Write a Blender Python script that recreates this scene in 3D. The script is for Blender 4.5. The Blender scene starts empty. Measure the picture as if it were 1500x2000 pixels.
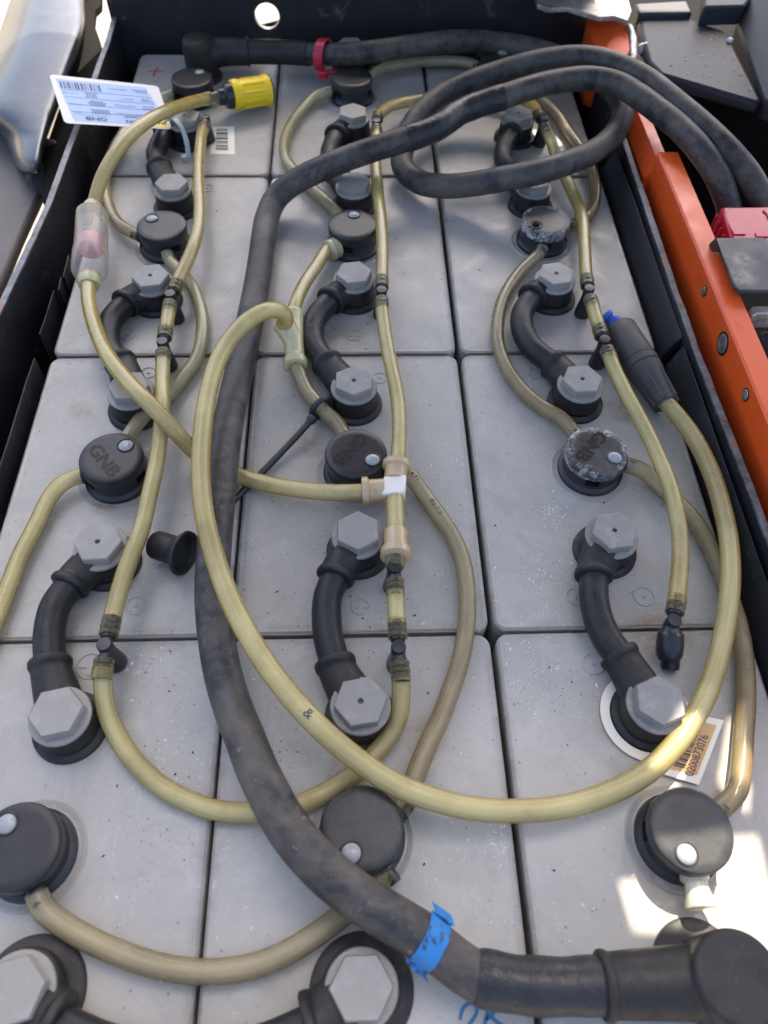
import bpy, math, random
from mathutils import Vector, Matrix, noise
R = math.radians
random.seed(7)
S = bpy.context.scene
COL = S.collection

# ------------------------------------------------------------------ camera
PITCH, YAW, ROLL = .975, .0626, .0377
CAM = Vector((-.001, -.364, .3552))
FPX = 1500.0
cp, sp = math.cos(PITCH), math.sin(PITCH)
FWD = Vector((math.sin(YAW) * cp, math.cos(YAW) * cp, -sp))
_rt = Vector((math.cos(YAW), -math.sin(YAW), 0))
_up = _rt.cross(FWD)
RT = math.cos(ROLL) * _rt + math.sin(ROLL) * _up
UP = -math.sin(ROLL) * _rt + math.cos(ROLL) * _up
cam = bpy.data.objects.new('camera', bpy.data.cameras.new('camera'))
COL.objects.link(cam)
m = Matrix((RT, UP, -FWD)).transposed().to_4x4()
m.translation = CAM
cam.matrix_world = m
cam.data.sensor_fit = 'VERTICAL'
cam.data.sensor_height = 24
cam.data.lens = FPX / 2000 * 24
cam.data.clip_start = .02
cam.data.clip_end = 500
cam.data.dof.use_dof = True
cam.data.dof.focus_distance = .43
cam.data.dof.aperture_fstop = 6.5
S.camera = cam

# ------------------------------------------------------------------ world, sun, exposure
SUN_EL = R(54)
SUN_AZ = math.atan2(.30, .95)            # from +y (far) towards +x (right)
SUN_DIR = Vector((math.sin(SUN_AZ) * math.cos(SUN_EL), math.cos(SUN_AZ) * math.cos(SUN_EL), math.sin(SUN_EL)))
W = bpy.data.worlds.new("World"); S.world = W; W.use_nodes = True
nt = W.node_tree
sky = nt.nodes.new('ShaderNodeTexSky'); sky.sky_type = 'NISHITA'; sky.sun_disc = False
sky.sun_elevation = SUN_EL; sky.sun_rotation = SUN_AZ
sky.air_density = .8; sky.dust_density = 4.0; sky.ozone_density = .6
nt.links.new(sky.outputs[0], nt.nodes['Background'].inputs[0])
nt.nodes['Background'].inputs[1].default_value = .15
sun = bpy.data.objects.new('sun', bpy.data.lights.new('sun', 'SUN')); COL.objects.link(sun)
sun.data.energy = 4.5; sun.data.angle = R(.4); sun.data.color = (1, .90, .74)
sun.rotation_euler = SUN_DIR.to_track_quat('Z', 'Y').to_euler()
S.view_settings.view_transform = 'Standard'; S.view_settings.look = 'None'
S.view_settings.exposure = 1.75; S.view_settings.gamma = 1
S.render.engine = 'CYCLES'
S.cycles.max_bounces = 8; S.cycles.transparent_max_bounces = 24
S.cycles.use_denoising = True

# ------------------------------------------------------------------ pixel of the photograph + height (mm) -> place
def P(px, py, z=0):
    d = RT * ((px - 750) / FPX) + UP * (-(py - 1000) / FPX) + FWD
    return CAM + d * ((z * .001 - CAM.z) / d.z)
def path(*q): return [P(*a) for a in q]

# ------------------------------------------------------------------ mesh builder
class MB:
    def __init__(s): s.v = []; s.f = []; s.uv = []
    def face(s, idx, uv=None):
        s.f.append(tuple(idx)); s.uv.append(uv or [(0, 0)] * len(idx))
    def poly(s, pts):
        b = len(s.v); s.v += [Vector(p) for p in pts]; s.face(range(b, b + len(pts))); return s
    def prism(s, pts, depth):
        """closed solid: polygon extruded by vector depth"""
        b = len(s.v); n = len(pts); depth = Vector(depth)
        s.v += [Vector(p) for p in pts] + [Vector(p) + depth for p in pts]
        s.face(range(b, b + n)); s.face(range(b + 2 * n - 1, b + n - 1, -1))
        for i in range(n):
            j = (i + 1) % n
            s.face((b + j, b + i, b + n + i, b + n + j))
        return s
    def box(s, c, d, rz=0, M=None):
        c = Vector(c); q = []
        for z in (-1, 1):
            for x, y in ((-1, -1), (1, -1), (1, 1), (-1, 1)):
                v = Vector((x * d[0] / 2, y * d[1] / 2, z * d[2] / 2))
                if M: v = M @ v
                elif rz: v.rotate(Matrix.Rotation(rz, 3, 'Z'))
                q.append(c + v)
        b = len(s.v); s.v += q
        for f in ((0, 3, 2, 1), (4, 5, 6, 7), (0, 1, 5, 4), (1, 2, 6, 5), (2, 3, 7, 6), (3, 0, 4, 7)):
            s.face([b + i for i in f])
        return s
    def lathe(s, prof, c=(0, 0, 0), ax=(0, 0, 1), n=32, close0=True, close1=True, hexa=None, rot=0):
        c = Vector(c); ax = Vector(ax).normalized()
        x = ax.orthogonal().normalized() if abs(ax.z) < .999 else Vector((1, 0, 0))
        y = ax.cross(x); b = len(s.v)
        for r, z in prof:
            for k in range(n):
                a = rot + 2 * math.pi * k / n
                s.v.append(c + ax * z + (x * math.cos(a) + y * math.sin(a)) * r)
        for i in range(len(prof) - 1):
            for k in range(n):
                k2 = (k + 1) % n
                s.face((b + i * n + k, b + i * n + k2, b + (i + 1) * n + k2, b + (i + 1) * n + k))
        if close0: s.face(range(b + n - 1, b - 1, -1))
        e = b + (len(prof) - 1) * n
        if close1: s.face(range(e, e + n))
        return s
    def tube(s, pts, rad, n=16, cap=True, flat=1.0):
        """swept tube with u along the length (m), v round it"""
        pts = [Vector(p) for p in pts]
        rad = rad if callable(rad) else (lambda t, r=rad: r)
        L = [0]
        for a, c in zip(pts, pts[1:]): L.append(L[-1] + (c - a).length)
        T = []
        for i in range(len(pts)):
            T.append((pts[min(i + 1, len(pts) - 1)] - pts[max(i - 1, 0)]).normalized())
        nrm = Vector((0, 0, 1)) - T[0] * T[0].z
        nrm = nrm.normalized() if nrm.length > .05 else T[0].orthogonal().normalized()
        b = len(s.v)
        for i, p in enumerate(pts):
            nrm = (nrm - T[i] * nrm.dot(T[i])).normalized(); bi = T[i].cross(nrm)
            r = rad(L[i] / L[-1])
            for k in range(n):
                a = 2 * math.pi * k / n
                s.v.append(p + (nrm * math.cos(a) * flat + bi * math.sin(a)) * r)
        for i in range(len(pts) - 1):
            for k in range(n):
                k2 = (k + 1) % n
                s.face((b + i * n + k2, b + i * n + k, b + (i + 1) * n + k, b + (i + 1) * n + k2),
                       [(L[i], (k + 1) / n), (L[i], k / n), (L[i + 1], k / n), (L[i + 1], (k + 1) / n)])
        if cap:
            s.face(range(b, b + n)); e = b + (len(pts) - 1) * n; s.face(range(e + n - 1, e - 1, -1))
        return s
    def ribbon(s, pts, w, up=(0, 0, 1), th=.0004):
        """flat strip of width w and thickness th along pts"""
        pts = [Vector(p) for p in pts]; up = Vector(up); b = len(s.v); n = len(pts)
        for i, p in enumerate(pts):
            t = (pts[min(i + 1, n - 1)] - pts[max(i - 1, 0)]).normalized()
            side = t.cross(up).normalized() * w / 2; u2 = side.cross(t).normalized() * th
            s.v += [p - side, p + side, p + side + u2, p - side + u2]
        for i in range(n - 1):
            for k in range(4):
                k2 = (k + 1) % 4
                s.face((b + 4 * i + k, b + 4 * i + k2, b + 4 * i + 4 + k2, b + 4 * i + 4 + k))
        s.face((b + 3, b + 2, b + 1, b)); e = b + 4 * (n - 1); s.face((e, e + 1, e + 2, e + 3))
        return s
    def mesh(s, name, mat, sharp=38):
        me = bpy.data.meshes.new(name)
        me.from_pydata([tuple(v) for v in s.v], [], s.f); me.validate(verbose=False)
        if len(me.polygons) == len(s.f):
            uv = me.uv_layers.new(name='UVMap'); k = 0
            for u in s.uv:
                for q in u:
                    uv.data[k].uv = q; k += 1
        me.polygons.foreach_set('use_smooth', [True] * len(me.polygons))
        me.set_sharp_from_angle(angle=R(sharp))
        me.materials.append(mat)
        return me
    def build(s, name, mat, parent=None, sharp=38, bevel=0):
        me = s.mesh(name, mat, sharp)
        o = bpy.data.objects.new(name, me); COL.objects.link(o)
        if parent is not None:
            o.parent = parent
            off = world_loc(parent)
            if off.length: me.transform(Matrix.Translation(-off))
        if bevel:
            md = o.modifiers.new('bevel', 'BEVEL'); md.width = bevel; md.segments = 2; md.limit_method = 'ANGLE'; md.angle_limit = R(40)
        return o

def world_loc(o):
    v = Vector()
    while o is not None:
        v += o.location; o = o.parent
    return v
def tag(o, label=None, cat=None, group=None, kind=None):
    if label: o['label'] = label
    if cat: o['category'] = cat
    if group: o['group'] = group
    if kind: o['kind'] = kind
    return o
def thing(name, label, cat, loc=(0, 0, 0), group=None):
    o = bpy.data.objects.new(name, None); COL.objects.link(o); o.location = Vector(loc); o.empty_display_size = .01
    return tag(o, label, cat, group)
def part_mesh(me, name, parent):
    o = bpy.data.objects.new(name, me); COL.objects.link(o); o.parent = parent
    return o
def fuse(mb, name, mat, parent, voxel=.0008, smooth=5):
    """voxel-remesh overlapping solids into one moulded body"""
    me = bpy.data.meshes.new('tmp'); me.from_pydata([tuple(v) for v in mb.v], [], mb.f)
    o = bpy.data.objects.new('tmp', me); COL.objects.link(o)
    a = o.modifiers.new('r', 'REMESH'); a.mode = 'VOXEL'; a.voxel_size = voxel
    b = o.modifiers.new('s', 'SMOOTH'); b.iterations = smooth; b.factor = .5
    dg = bpy.context.evaluated_depsgraph_get()
    me2 = bpy.data.meshes.new_from_object(o.evaluated_get(dg)); me2.name = name
    bpy.data.objects.remove(o); bpy.data.meshes.remove(me)
    me2.polygons.foreach_set('use_smooth', [True] * len(me2.polygons))
    me2.materials.clear(); me2.materials.append(mat)
    q = bpy.data.objects.new(name, me2); COL.objects.link(q)
    if parent is not None:
        q.parent = parent; me2.transform(Matrix.Translation(-world_loc(parent)))
    return q
def spline(pts, step=.0022):
    """centripetal-ish Catmull-Rom through pts, resampled"""
    pts = [Vector(p) for p in pts]
    q = [pts[0] * 2 - pts[1]] + pts + [pts[-1] * 2 - pts[-2]]
    out = []
    for i in range(1, len(q) - 2):
        p0, p1, p2, p3 = q[i - 1:i + 3]
        t0 = 0; t1 = t0 + max((p1 - p0).length, 1e-6) ** .5; t2 = t1 + max((p2 - p1).length, 1e-6) ** .5; t3 = t2 + max((p3 - p2).length, 1e-6) ** .5
        n = max(2, int((p2 - p1).length / step))
        for k in range(n):
            t = t1 + (t2 - t1) * k / n
            a1 = p0 * ((t1 - t) / (t1 - t0)) + p1 * ((t - t0) / (t1 - t0))
            a2 = p1 * ((t2 - t) / (t2 - t1)) + p2 * ((t - t1) / (t2 - t1))
            a3 = p2 * ((t3 - t) / (t3 - t2)) + p3 * ((t - t2) / (t3 - t2))
            b1 = a1 * ((t2 - t) / (t2 - t0)) + a2 * ((t - t0) / (t2 - t0))
            b2 = a2 * ((t3 - t) / (t3 - t1)) + a3 * ((t - t1) / (t3 - t1))
            out.append(b1 * ((t2 - t) / (t2 - t1)) + b2 * ((t - t1) / (t2 - t1)))
    out.append(pts[-1])
    for _ in range(3):                                   # relax the hand-picked points
        out = [out[0]] + [(out[i - 1] + out[i] * 2 + out[i + 1]) / 4 for i in range(1, len(out) - 1)] + [out[-1]]
    return out
def text_tris(txt, bold=0.0, spacing=1.0):
    """letter outlines as 2-D triangles, normalised to height 1, left at 0"""
    c = bpy.data.curves.new('t', 'FONT'); c.body = txt; c.offset = bold; c.space_character = spacing; c.resolution_u = 3
    o = bpy.data.objects.new('t', c); COL.objects.link(o)
    dg = bpy.context.evaluated_depsgraph_get()
    me = bpy.data.meshes.new_from_object(o.evaluated_get(dg))
    v = [x.co.copy() for x in me.vertices]; f = [tuple(p.vertices) for p in me.polygons]
    bpy.data.objects.remove(o); bpy.data.curves.remove(c); bpy.data.meshes.remove(me)
    x0 = min(a.x for a in v); y0 = min(a.y for a in v); y1 = max(a.y for a in v); x1 = max(a.x for a in v)
    return [((a.x - x0) / (y1 - y0), (a.y - y0) / (y1 - y0)) for a in v], f, (x1 - x0) / (y1 - y0)
def add_text(mb, txt, fn, h, bold=0.0, w=None, spacing=1.0):
    """fn maps (x, y) in metres, centred on the word, to a place"""
    v, f, asp = text_tris(txt, bold, spacing)
    sx = (w / asp) if w else h
    b = len(mb.v)
    mb.v += [Vector(fn((x - asp / 2) * sx, (y - .5) * h)) for x, y in v]
    for q in f: mb.face([b + i for i in q])

# ------------------------------------------------------------------ materials
def mat(name, col, rough=.5, spec=.5, metal=0, **k):
    M = bpy.data.materials.new(name); M.use_nodes = True
    b = M.node_tree.nodes['Principled BSDF']
    b.inputs['Base Color'].default_value = (*col, 1); b.inputs['Roughness'].default_value = rough
    b.inputs['Specular IOR Level'].default_value = spec; b.inputs['Metallic'].default_value = metal
    for a, v in k.items(): b.inputs[a.replace('_', ' ')].default_value = v
    return M
class N:
    """tiny node helper"""
    def __init__(s, M): s.M = M; s.t = M.node_tree; s.b = s.t.nodes['Principled BSDF']; s.pos = None
    def new(s, t, **k):
        n = s.t.nodes.new(t)
        for a, v in k.items(): setattr(n, a, v)
        return n
    def co(s, kind='Object'):
        if s.pos is None: s.pos = s.new('ShaderNodeTexCoord')
        return s.pos.outputs[kind]
    def world(s): return s.new('ShaderNodeNewGeometry').outputs['Position']
    def noise(s, scale, detail=4, rough=.55, co=None, dist=0):
        n = s.new('ShaderNodeTexNoise'); n.inputs['Scale'].default_value = scale; n.inputs['Detail'].default_value = detail
        n.inputs['Roughness'].default_value = rough; n.inputs['Distortion'].default_value = dist
        s.t.links.new(co if co is not None else s.world(), n.inputs['Vector']); return n.outputs['Fac']
    def voro(s, scale, co=None, feature='F1'):
        n = s.new('ShaderNodeTexVoronoi'); n.inputs['Scale'].default_value = scale
        s.t.links.new(co if co is not None else s.world(), n.inputs['Vector']); return n.outputs['Distance'], n.outputs['Color']
    def ramp(s, fac, a, b, lo=0.0, hi=1.0):
        n = s.new('ShaderNodeMapRange'); n.inputs[1].default_value = a; n.inputs[2].default_value = b
        n.inputs[3].default_value = lo; n.inputs[4].default_value = hi
        s.t.links.new(fac, n.inputs[0]); return n.outputs[0]
    def math(s, op, a, b=None):
        n = s.new('ShaderNodeMath', operation=op)
        for i, q in enumerate((a, b)):
            if q is None: continue
            if isinstance(q, (int, float)): n.inputs[i].default_value = q
            else: s.t.links.new(q, n.inputs[i])
        return n.outputs[0]
    def mix(s, fac, a, b):
        n = s.new('ShaderNodeMix', data_type='RGBA')
        for i, q in ((0, fac), (6, a), (7, b)):
            if isinstance(q, (int, float)): n.inputs[i].default_value = q
            elif isinstance(q, tuple): n.inputs[i].default_value = (*q, 1)
            else: s.t.links.new(q, n.inputs[i])
        return n.outputs[2]
    def color(s, c): s.t.links.new(c, s.b.inputs['Base Color'])
    def rough(s, c): s.t.links.new(c, s.b.inputs['Roughness'])
    def bump(s, h, strength=.3, dist=.0005):
        n = s.new('ShaderNodeBump'); n.inputs['Strength'].default_value = strength; n.inputs['Distance'].default_value = dist
        s.t.links.new(h, n.inputs['Height']); s.t.links.new(n.outputs[0], s.b.inputs['Normal'])
    def dist(s, p):
        n = s.new('ShaderNodeVectorMath', operation='DISTANCE'); s.t.links.new(s.world(), n.inputs[0]); n.inputs[1].default_value = tuple(p)
        return n.outputs['Value']

# grey moulded plastic of the cell lids: scuffs, dust, spots, brown spills
M_CELL = mat('cell_plastic', (.33, .335, .345), .42, .5)
n = N(M_CELL)
big = n.noise(9, 4, .6); c = n.mix(n.ramp(big, .35, .7), (.325, .311, .279), (.408, .378, .325))
c = n.mix(n.ramp(n.noise(34, 6, .7, dist=.8), .50, .74, 0, .6), c, (.45, .425, .38))
c = n.mix(n.ramp(n.noise(21, 6, .72, dist=1.4), .52, .70, 0, .34), c, (.245, .228, .20))
stain = None
for (px, py, r_, k) in ((1290, 1236, .020, .9), (1225, 800, .014, .8), (205, 985, .009, 1.0), (160, 800, .009, .6), (1300, 1740, .018, .5),
                        (690, 660, .020, .5), (1130, 1160, .02, .3), (600, 870, .012, .5), (830, 1440, .012, .6), (680, 1500, .012, .7),
                        (1210, 1390, .02, .4), (1250, 620, .012, .3), (60, 1900, .03, .3), (580, 1900, .02, .35), (1190, 640, .02, .4), (300, 400, .02, .35), (1110, 570, .016, .5)):
    d = n.ramp(n.dist(P(px, py, 0)), r_ * .35, r_, k, 0)
    stain = d if stain is None else n.math('MAXIMUM', stain, d)
sm = n.math('MULTIPLY', stain, n.ramp(n.noise(110, 6, .75), .38, .60))
c = n.mix(sm, c, (.20, .135, .075))
c = n.mix(n.math('MULTIPLY', stain, .40), c, (.30, .235, .16))
tc = n.new('ShaderNodeSeparateXYZ'); n.t.links.new(n.co('Object'), tc.inputs[0])
ex = n.math('MAXIMUM', n.ramp(n.math('ABSOLUTE', tc.outputs[0]), .0600, .0655), n.ramp(n.math('ABSOLUTE', tc.outputs[1]), .0915, .0985))
c = n.mix(n.math('MULTIPLY', ex, n.ramp(n.noise(75, 6, .75), .38, .68, .05, .75)), c, (.17, .135, .10))
sc1 = n.new('ShaderNodeMapping'); sc1.inputs['Scale'].default_value = (1, .06, 1); sc1.inputs['Rotation'].default_value = (0, 0, .5); n.t.links.new(n.world(), sc1.inputs[0])
scr = n.math('MULTIPLY', n.ramp(n.noise(520, 3, .6, co=sc1.outputs[0]), .66, .72), n.ramp(n.noise(24, 3), .50, .62))
c = n.mix(n.math('MULTIPLY', scr, .42), c, (.58, .56, .52))
dr = n.noise(16, 5, .7, dist=1.5); ringm = n.math('SUBTRACT', 1.0, n.ramp(n.math('ABSOLUTE', n.math('SUBTRACT', dr, .52)), 0, .018))
c = n.mix(n.math('MULTIPLY', ringm, .13), c, (.54, .51, .45))
smd = n.math('MULTIPLY', n.ramp(n.noise(150, 6, .8, dist=2.5), .56, .64), n.ramp(n.noise(11, 3), .50, .60))
c = n.mix(n.math('MULTIPLY', smd, .26), c, (.15, .13, .105))
# white powder: fine crystals inside soft clouds
cloud = n.ramp(n.noise(13, 3, .6), .48, .66)
vd, vc = n.voro(700)
cry = n.math('MULTIPLY', n.ramp(vd, .10, .24, 1, 0), n.ramp(n.noise(420, 2), .54, .60))
c = n.mix(n.math('MULTIPLY', cry, cloud), c, (.80, .80, .78))
vd2, vc2 = n.voro(210)
spk = n.math('MULTIPLY', n.ramp(vd2, .08, .15, 1, 0), n.ramp(n.noise(70, 2), .54, .60))
c = n.mix(n.math('MULTIPLY', spk, .8), c, (.10, .085, .07))
# fine long rub marks
rub = n.noise(60, 6, .75, dist=2.2)
c = n.mix(n.ramp(rub, .62, .72, 0, .30), c, (.19, .175, .16))
n.color(c); n.rough(n.ramp(n.noise(26, 6, .7, dist=.8), .3, .72, .24, .58)); n.bump(n.noise(700, 3), .12, .0002)

M_BOLT = mat('bolt_cover_plastic', (.27, .262, .25), .45, .45)
n = N(M_BOLT); co = n.co(); inf = n.new('ShaderNodeObjectInfo').outputs['Random']
c = n.mix(inf, (.200, .190, .172), (.265, .243, .208))
c = n.mix(n.ramp(n.noise(150, 5, .65), .50, .72, 0, .5), c, (.34, .325, .30))
c = n.mix(n.ramp(n.noise(330, 4, .7), .64, .72, 0, .6), c, (.15, .125, .10)); n.color(c); n.bump(n.noise(900, 2), .15, .0002)
n.rough(n.ramp(n.noise(90, 4), .3, .7, .36, .6))

def rubber(name, col, dust, rough=.5, amt=.5, sc=1.0):
    M = mat(name, col, rough, .3); n = N(M)
    f = n.noise(60 * sc, 6, .68, dist=.8)
    c = n.mix(n.ramp(f, .42, .72, 0, amt), col, dust)
    c = n.mix(n.ramp(n.noise(420 * sc, 3, .6), .62, .74, 0, amt * .8), c, tuple(min(1, x * 2.0) for x in dust))
    n.color(c); n.rough(n.ramp(n.noise(130 * sc, 4), .3, .7, rough - .1, rough + .12)); n.bump(n.noise(650, 4, .7), .22, .0004)
    return M
M_BOOT = rubber('moulded_rubber', (.017, .0158, .015), (.050, .043, .036), .50, .4)
M_LINK = rubber('link_insulation', (.017, .0165, .0165), (.044, .039, .034), .42, .35)
M_SEAL = rubber('seal_rubber', (.022, .021, .021), (.075, .062, .05), .5, .5)
M_BLACK = mat('black_nylon', (.020, .020, .022), .32, .5)
M_TAPE = rubber('insulating_tape', (.022, .022, .023), (.06, .057, .055), .34, .35)
n = N(M_TAPE); mp_ = n.new('ShaderNodeMapping'); mp_.inputs['Scale'].default_value = (1, .35, 1); mp_.inputs['Rotation'].default_value = (0, 0, .6); n.t.links.new(n.world(), mp_.inputs[0])
n.bump(n.noise(170, 3, .6, co=mp_.outputs[0], dist=1.2), .7, .0012)
# dusty big power cable, with brown grime and pale scuffs along it
M_CABLE = mat('cable_rubber', (.04, .04, .042), .5, .3)
n = N(M_CABLE); uvm = n.new('ShaderNodeMapping'); uvm.inputs['Scale'].default_value = (28, 2.2, 1); n.t.links.new(n.co('UV'), uvm.inputs[0])
g1 = n.noise(60, 6, .7, dist=1.0); g2 = n.noise(22, 4, .6); g3 = n.noise(2.2, 6, .7, co=uvm.outputs[0])
c = n.mix(n.ramp(g1, .40, .72, 0, .8), (.022, .0225, .025), (.125, .102, .080))
c = n.mix(n.ramp(g2, .50, .66, 0, .75), c, (.115, .098, .08))
c = n.mix(n.ramp(g3, .60, .72, 0, .55), c, (.165, .158, .15))
c = n.mix(n.ramp(n.noise(260, 3, .6), .66, .76, 0, .6), c, (.24, .22, .19)); n.color(c)
n.rough(n.ramp(g1, .35, .7, .38, .62)); n.bump(n.math('ADD', n.noise(420, 5, .75), g3), .35, .0004)

# water valve cap: black plastic with chalky deposit per cap
def cap_mat():
    M = mat('valve_plastic', (.022, .0225, .026), .36, .38); n = N(M)
    at = n.new('ShaderNodeAttribute', attribute_type='OBJECT', attribute_name='deposit').outputs['Fac']
    f = n.noise(110, 7, .72, dist=.7); fi = n.noise(620, 4, .7)
    c = n.mix(n.ramp(n.noise(90, 6, .7), .42, .72, 0, .5), (.0125, .0122, .0130), (.030, .0275, .026))
    xyz = n.new('ShaderNodeSeparateXYZ'); n.t.links.new(n.co('Object'), xyz.inputs[0])
    rad = n.math('SQRT', n.math('ADD', n.math('MULTIPLY', xyz.outputs[0], xyz.outputs[0]), n.math('MULTIPLY', xyz.outputs[1], xyz.outputs[1])))
    rim = n.math('ADD', n.ramp(rad, .010, .0170, .10, .22), n.ramp(xyz.outputs[1], -.004, -.014, 0, .05))
    th = n.math('SUBTRACT', .70, n.math('MULTIPLY', at, rim))
    k = n.ramp(n.math('SUBTRACT', n.math('ADD', n.math('MULTIPLY', f, .6), n.math('MULTIPLY', fi, .4)), th), .0, .07)
    c = n.mix(k, c, (.55, .54, .52)); c = n.mix(n.math('MULTIPLY', at, n.ramp(n.noise(40, 6, .75), .36, .62, .05, .8)), c, (.10, .094, .086)); n.color(c)
    n.rough(n.ramp(k, 0, 1, .36, .8)); n.bump(fi, .15, .0003)
    return M
M_CAP = cap_mat()
M_CAPRIM = mat('valve_base_plastic', (.020, .020, .022), .42, .45)
M_WIN = mat('indicator_glass', (.27, .275, .275), .22, .5)
M_WINR = mat('indicator_ring', (.20, .20, .20), .25, .5)

def hose_mat(name, inner, edge, tint, alpha=.42, lo=.12, hi=.62):
    M = mat(name, inner, .24, .5); n = N(M)
    uvm = n.new('ShaderNodeMapping'); uvm.inputs['Scale'].default_value = (1, .018, 1); n.t.links.new(n.co('UV'), uvm.inputs[0])
    seg = n.noise(26, 3, .6, co=uvm.outputs[0])
    grime = n.noise(75, 6, .7); spots = n.noise(520, 3, .65)
    lw = n.new('ShaderNodeLayerWeight'); lw.inputs[0].default_value = .45; fac = lw.outputs['Facing']
    c = n.mix(n.ramp(fac, .14, .55), inner, edge)
    br = n.noise(9, 3, .6, co=uvm.outputs[0]); c = n.mix(n.math('MULTIPLY', n.ramp(br, .50, .64, 0, .55), n.ramp(fac, 0, .5, .5, 1)), c, (.36, .20, .08))
    c = n.mix(n.ramp(seg, .46, .56, 0, .30), c, tuple(x * .72 for x in edge))
    c = n.mix(n.ramp(grime, .54, .75, 0, .40), c, (.24, .165, .075))
    c = n.mix(n.ramp(spots, .68, .74, 0, .7), c, (.05, .04, .025)); n.color(c)
    n.rough(n.ramp(grime, .3, .7, .17, .34))
    n.b.inputs['Coat Weight'].default_value = .8; n.b.inputs['Coat Roughness'].default_value = .10
    tr = n.new('ShaderNodeBsdfTransparent'); tr.inputs[0].default_value = (*tint, 1)
    tl = n.new('ShaderNodeBsdfTranslucent'); n.t.links.new(c, tl.inputs[0])
    m1 = n.new('ShaderNodeMixShader'); m1.inputs[0].default_value = .28
    n.t.links.new(n.b.outputs[0], m1.inputs[1]); n.t.links.new(tl.outputs[0], m1.inputs[2])
    m2 = n.new('ShaderNodeMixShader')
    n.t.links.new(n.math('MULTIPLY', n.ramp(fac, lo, hi, 1, .12), alpha), m2.inputs[0])
    n.t.links.new(m1.outputs[0], m2.inputs[1]); n.t.links.new(tr.outputs[0], m2.inputs[2])
    n.t.links.new(m2.outputs[0], n.t.nodes['Material Output'].inputs['Surface'])
    n.bump(n.noise(300, 3), .08, .0003)
    return M
M_HOSE = hose_mat('yellowed_hose', (.84, .745, .42), (.45, .335, .095), (.99, .955, .79), .74, .14, .50)
M_HOSE2 = hose_mat('clearer_hose', (.72, .68, .46), (.38, .32, .14), (.99, .98, .90), .80, .14, .50)
M_HOSE3 = hose_mat('dull_hose', (.58, .50, .32), (.28, .205, .09), (.98, .95, .86), .80, .14, .50)
def bore(name, col, alpha):
    M = hose_mat(name, col, tuple(x * .72 for x in col), (.97, .95, .85), alpha, .3, .9); return M
BORE = {M_HOSE: bore('yellow_bore', (.92, .85, .58), .40), M_HOSE2: bore('clear_bore', (.86, .83, .68), .55), M_HOSE3: bore('dull_bore', (.68, .62, .48), .52)}
M_AMBER = hose_mat('amber_fitting', (.86, .70, .46), (.66, .45, .22), (.98, .90, .72), .30)
M_PALE = hose_mat('pale_fitting', (.86, .82, .54), (.62, .55, .26), (.98, .96, .82), .32)
M_STOP = hose_mat('stopper_plastic', (.86, .84, .70), (.66, .62, .44), (.98, .97, .90), .35)
M_HEND = hose_mat('hose_end_clear', (.56, .51, .32), (.26, .205, .09), (.95, .92, .75), .90, .2, .8)
M_CLEAR = hose_mat('clear_plastic', (.66, .62, .56), (.50, .43, .34), (.98, .97, .95), .76, .25, .85)
M_IVORY = mat('ivory_nylon', (.78, .72, .62), .4, .5, Subsurface_Weight=.2, Subsurface_Radius=(.004, .003, .002))
M_WHITE = mat('white_nylon', (.42, .42, .41), .4, .5)

def paint(name, col, rough=.3, wear=(.10, .03, .02), amt=.6):
    M = mat(name, col, rough, .5); n = N(M)
    c = n.mix(n.ramp(n.noise(14, 4), .35, .7, 0, .35), col, tuple(x * .82 for x in col))
    c = n.mix(n.ramp(n.noise(200, 6, .8), .63, .69, 0, amt), c, wear)
    c = n.mix(n.ramp(n.noise(50, 6, .7, dist=1.2), .62, .72, 0, .25), c, (.42, .30, .24)); n.color(c)
    n.rough(n.ramp(n.noise(60, 5), .3, .7, rough - .06, rough + .2)); n.bump(n.noise(220, 4), .12, .0004)
    return M
M_ORANGE = paint('orange_paint', (.78, .095, .014))
M_TRAY = paint('black_tray_paint', (.018, .018, .020), .46, (.08, .07, .06), .45)
M_TRAY.node_tree.nodes['Principled BSDF'].inputs['Specular IOR Level'].default_value = .3
M_EDGE = mat('scraped_steel_edge', (.17, .17, .18), .48, .5, .3)
n = N(M_EDGE); c = n.mix(n.ramp(n.noise(110, 6, .7), .38, .60), (.07, .07, .075), (.17, .175, .19)); c = n.mix(n.ramp(n.noise(120, 4), .60, .68), c, (.30, .12, .045)); n.color(c); n.bump(n.noise(500, 4), .5, .0006)
M_PANEL = mat('black_cover_plastic', (.030, .032, .038), .46, .22)
n = N(M_PANEL); n.color(n.mix(n.ramp(n.noise(300, 5, .75), .66, .72, 0, .35), n.mix(n.noise(30, 4), (.026, .028, .034), (.036, .037, .042)), (.22, .20, .17))); n.bump(n.noise(900, 2), .1, .0003)
M_STEEL = mat('galvanised_steel', (.42, .41, .39), .38, .5, .75)
n = N(M_STEEL); n.color(n.mix(n.ramp(n.noise(120, 5, .7), .4, .65), (.48, .47, .45), (.22, .19, .16))); n.rough(n.ramp(n.noise(200, 4), .3, .7, .28, .55))
M_SILVER = mat('silver_paint', (.24, .25, .265), .28, .45, .45, Coat_Weight=.2, Coat_Roughness=.10)
n = N(M_SILVER); n.color(n.mix(n.ramp(n.noise(30, 5, .7, dist=1), .45, .75, 0, .6), (.060, .067, .080), (.115, .112, .108))); n.bump(n.noise(90, 4), .06, .0006)
M_BODY = mat('dark_body_paint', (.085, .077, .074), .55, .4)
n = N(M_BODY); n.color(n.mix(n.ramp(n.noise(12, 4), .3, .7), (.075, .07, .068), (.105, .093, .085)))
M_VOID = mat('void_black', (.008, .0076, .0072), .8, .06)  # near-black for dark parts, with the shade of voids and holes painted in
M_RED = mat('red_plastic', (.50, .010, .022), .28, .5)
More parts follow.
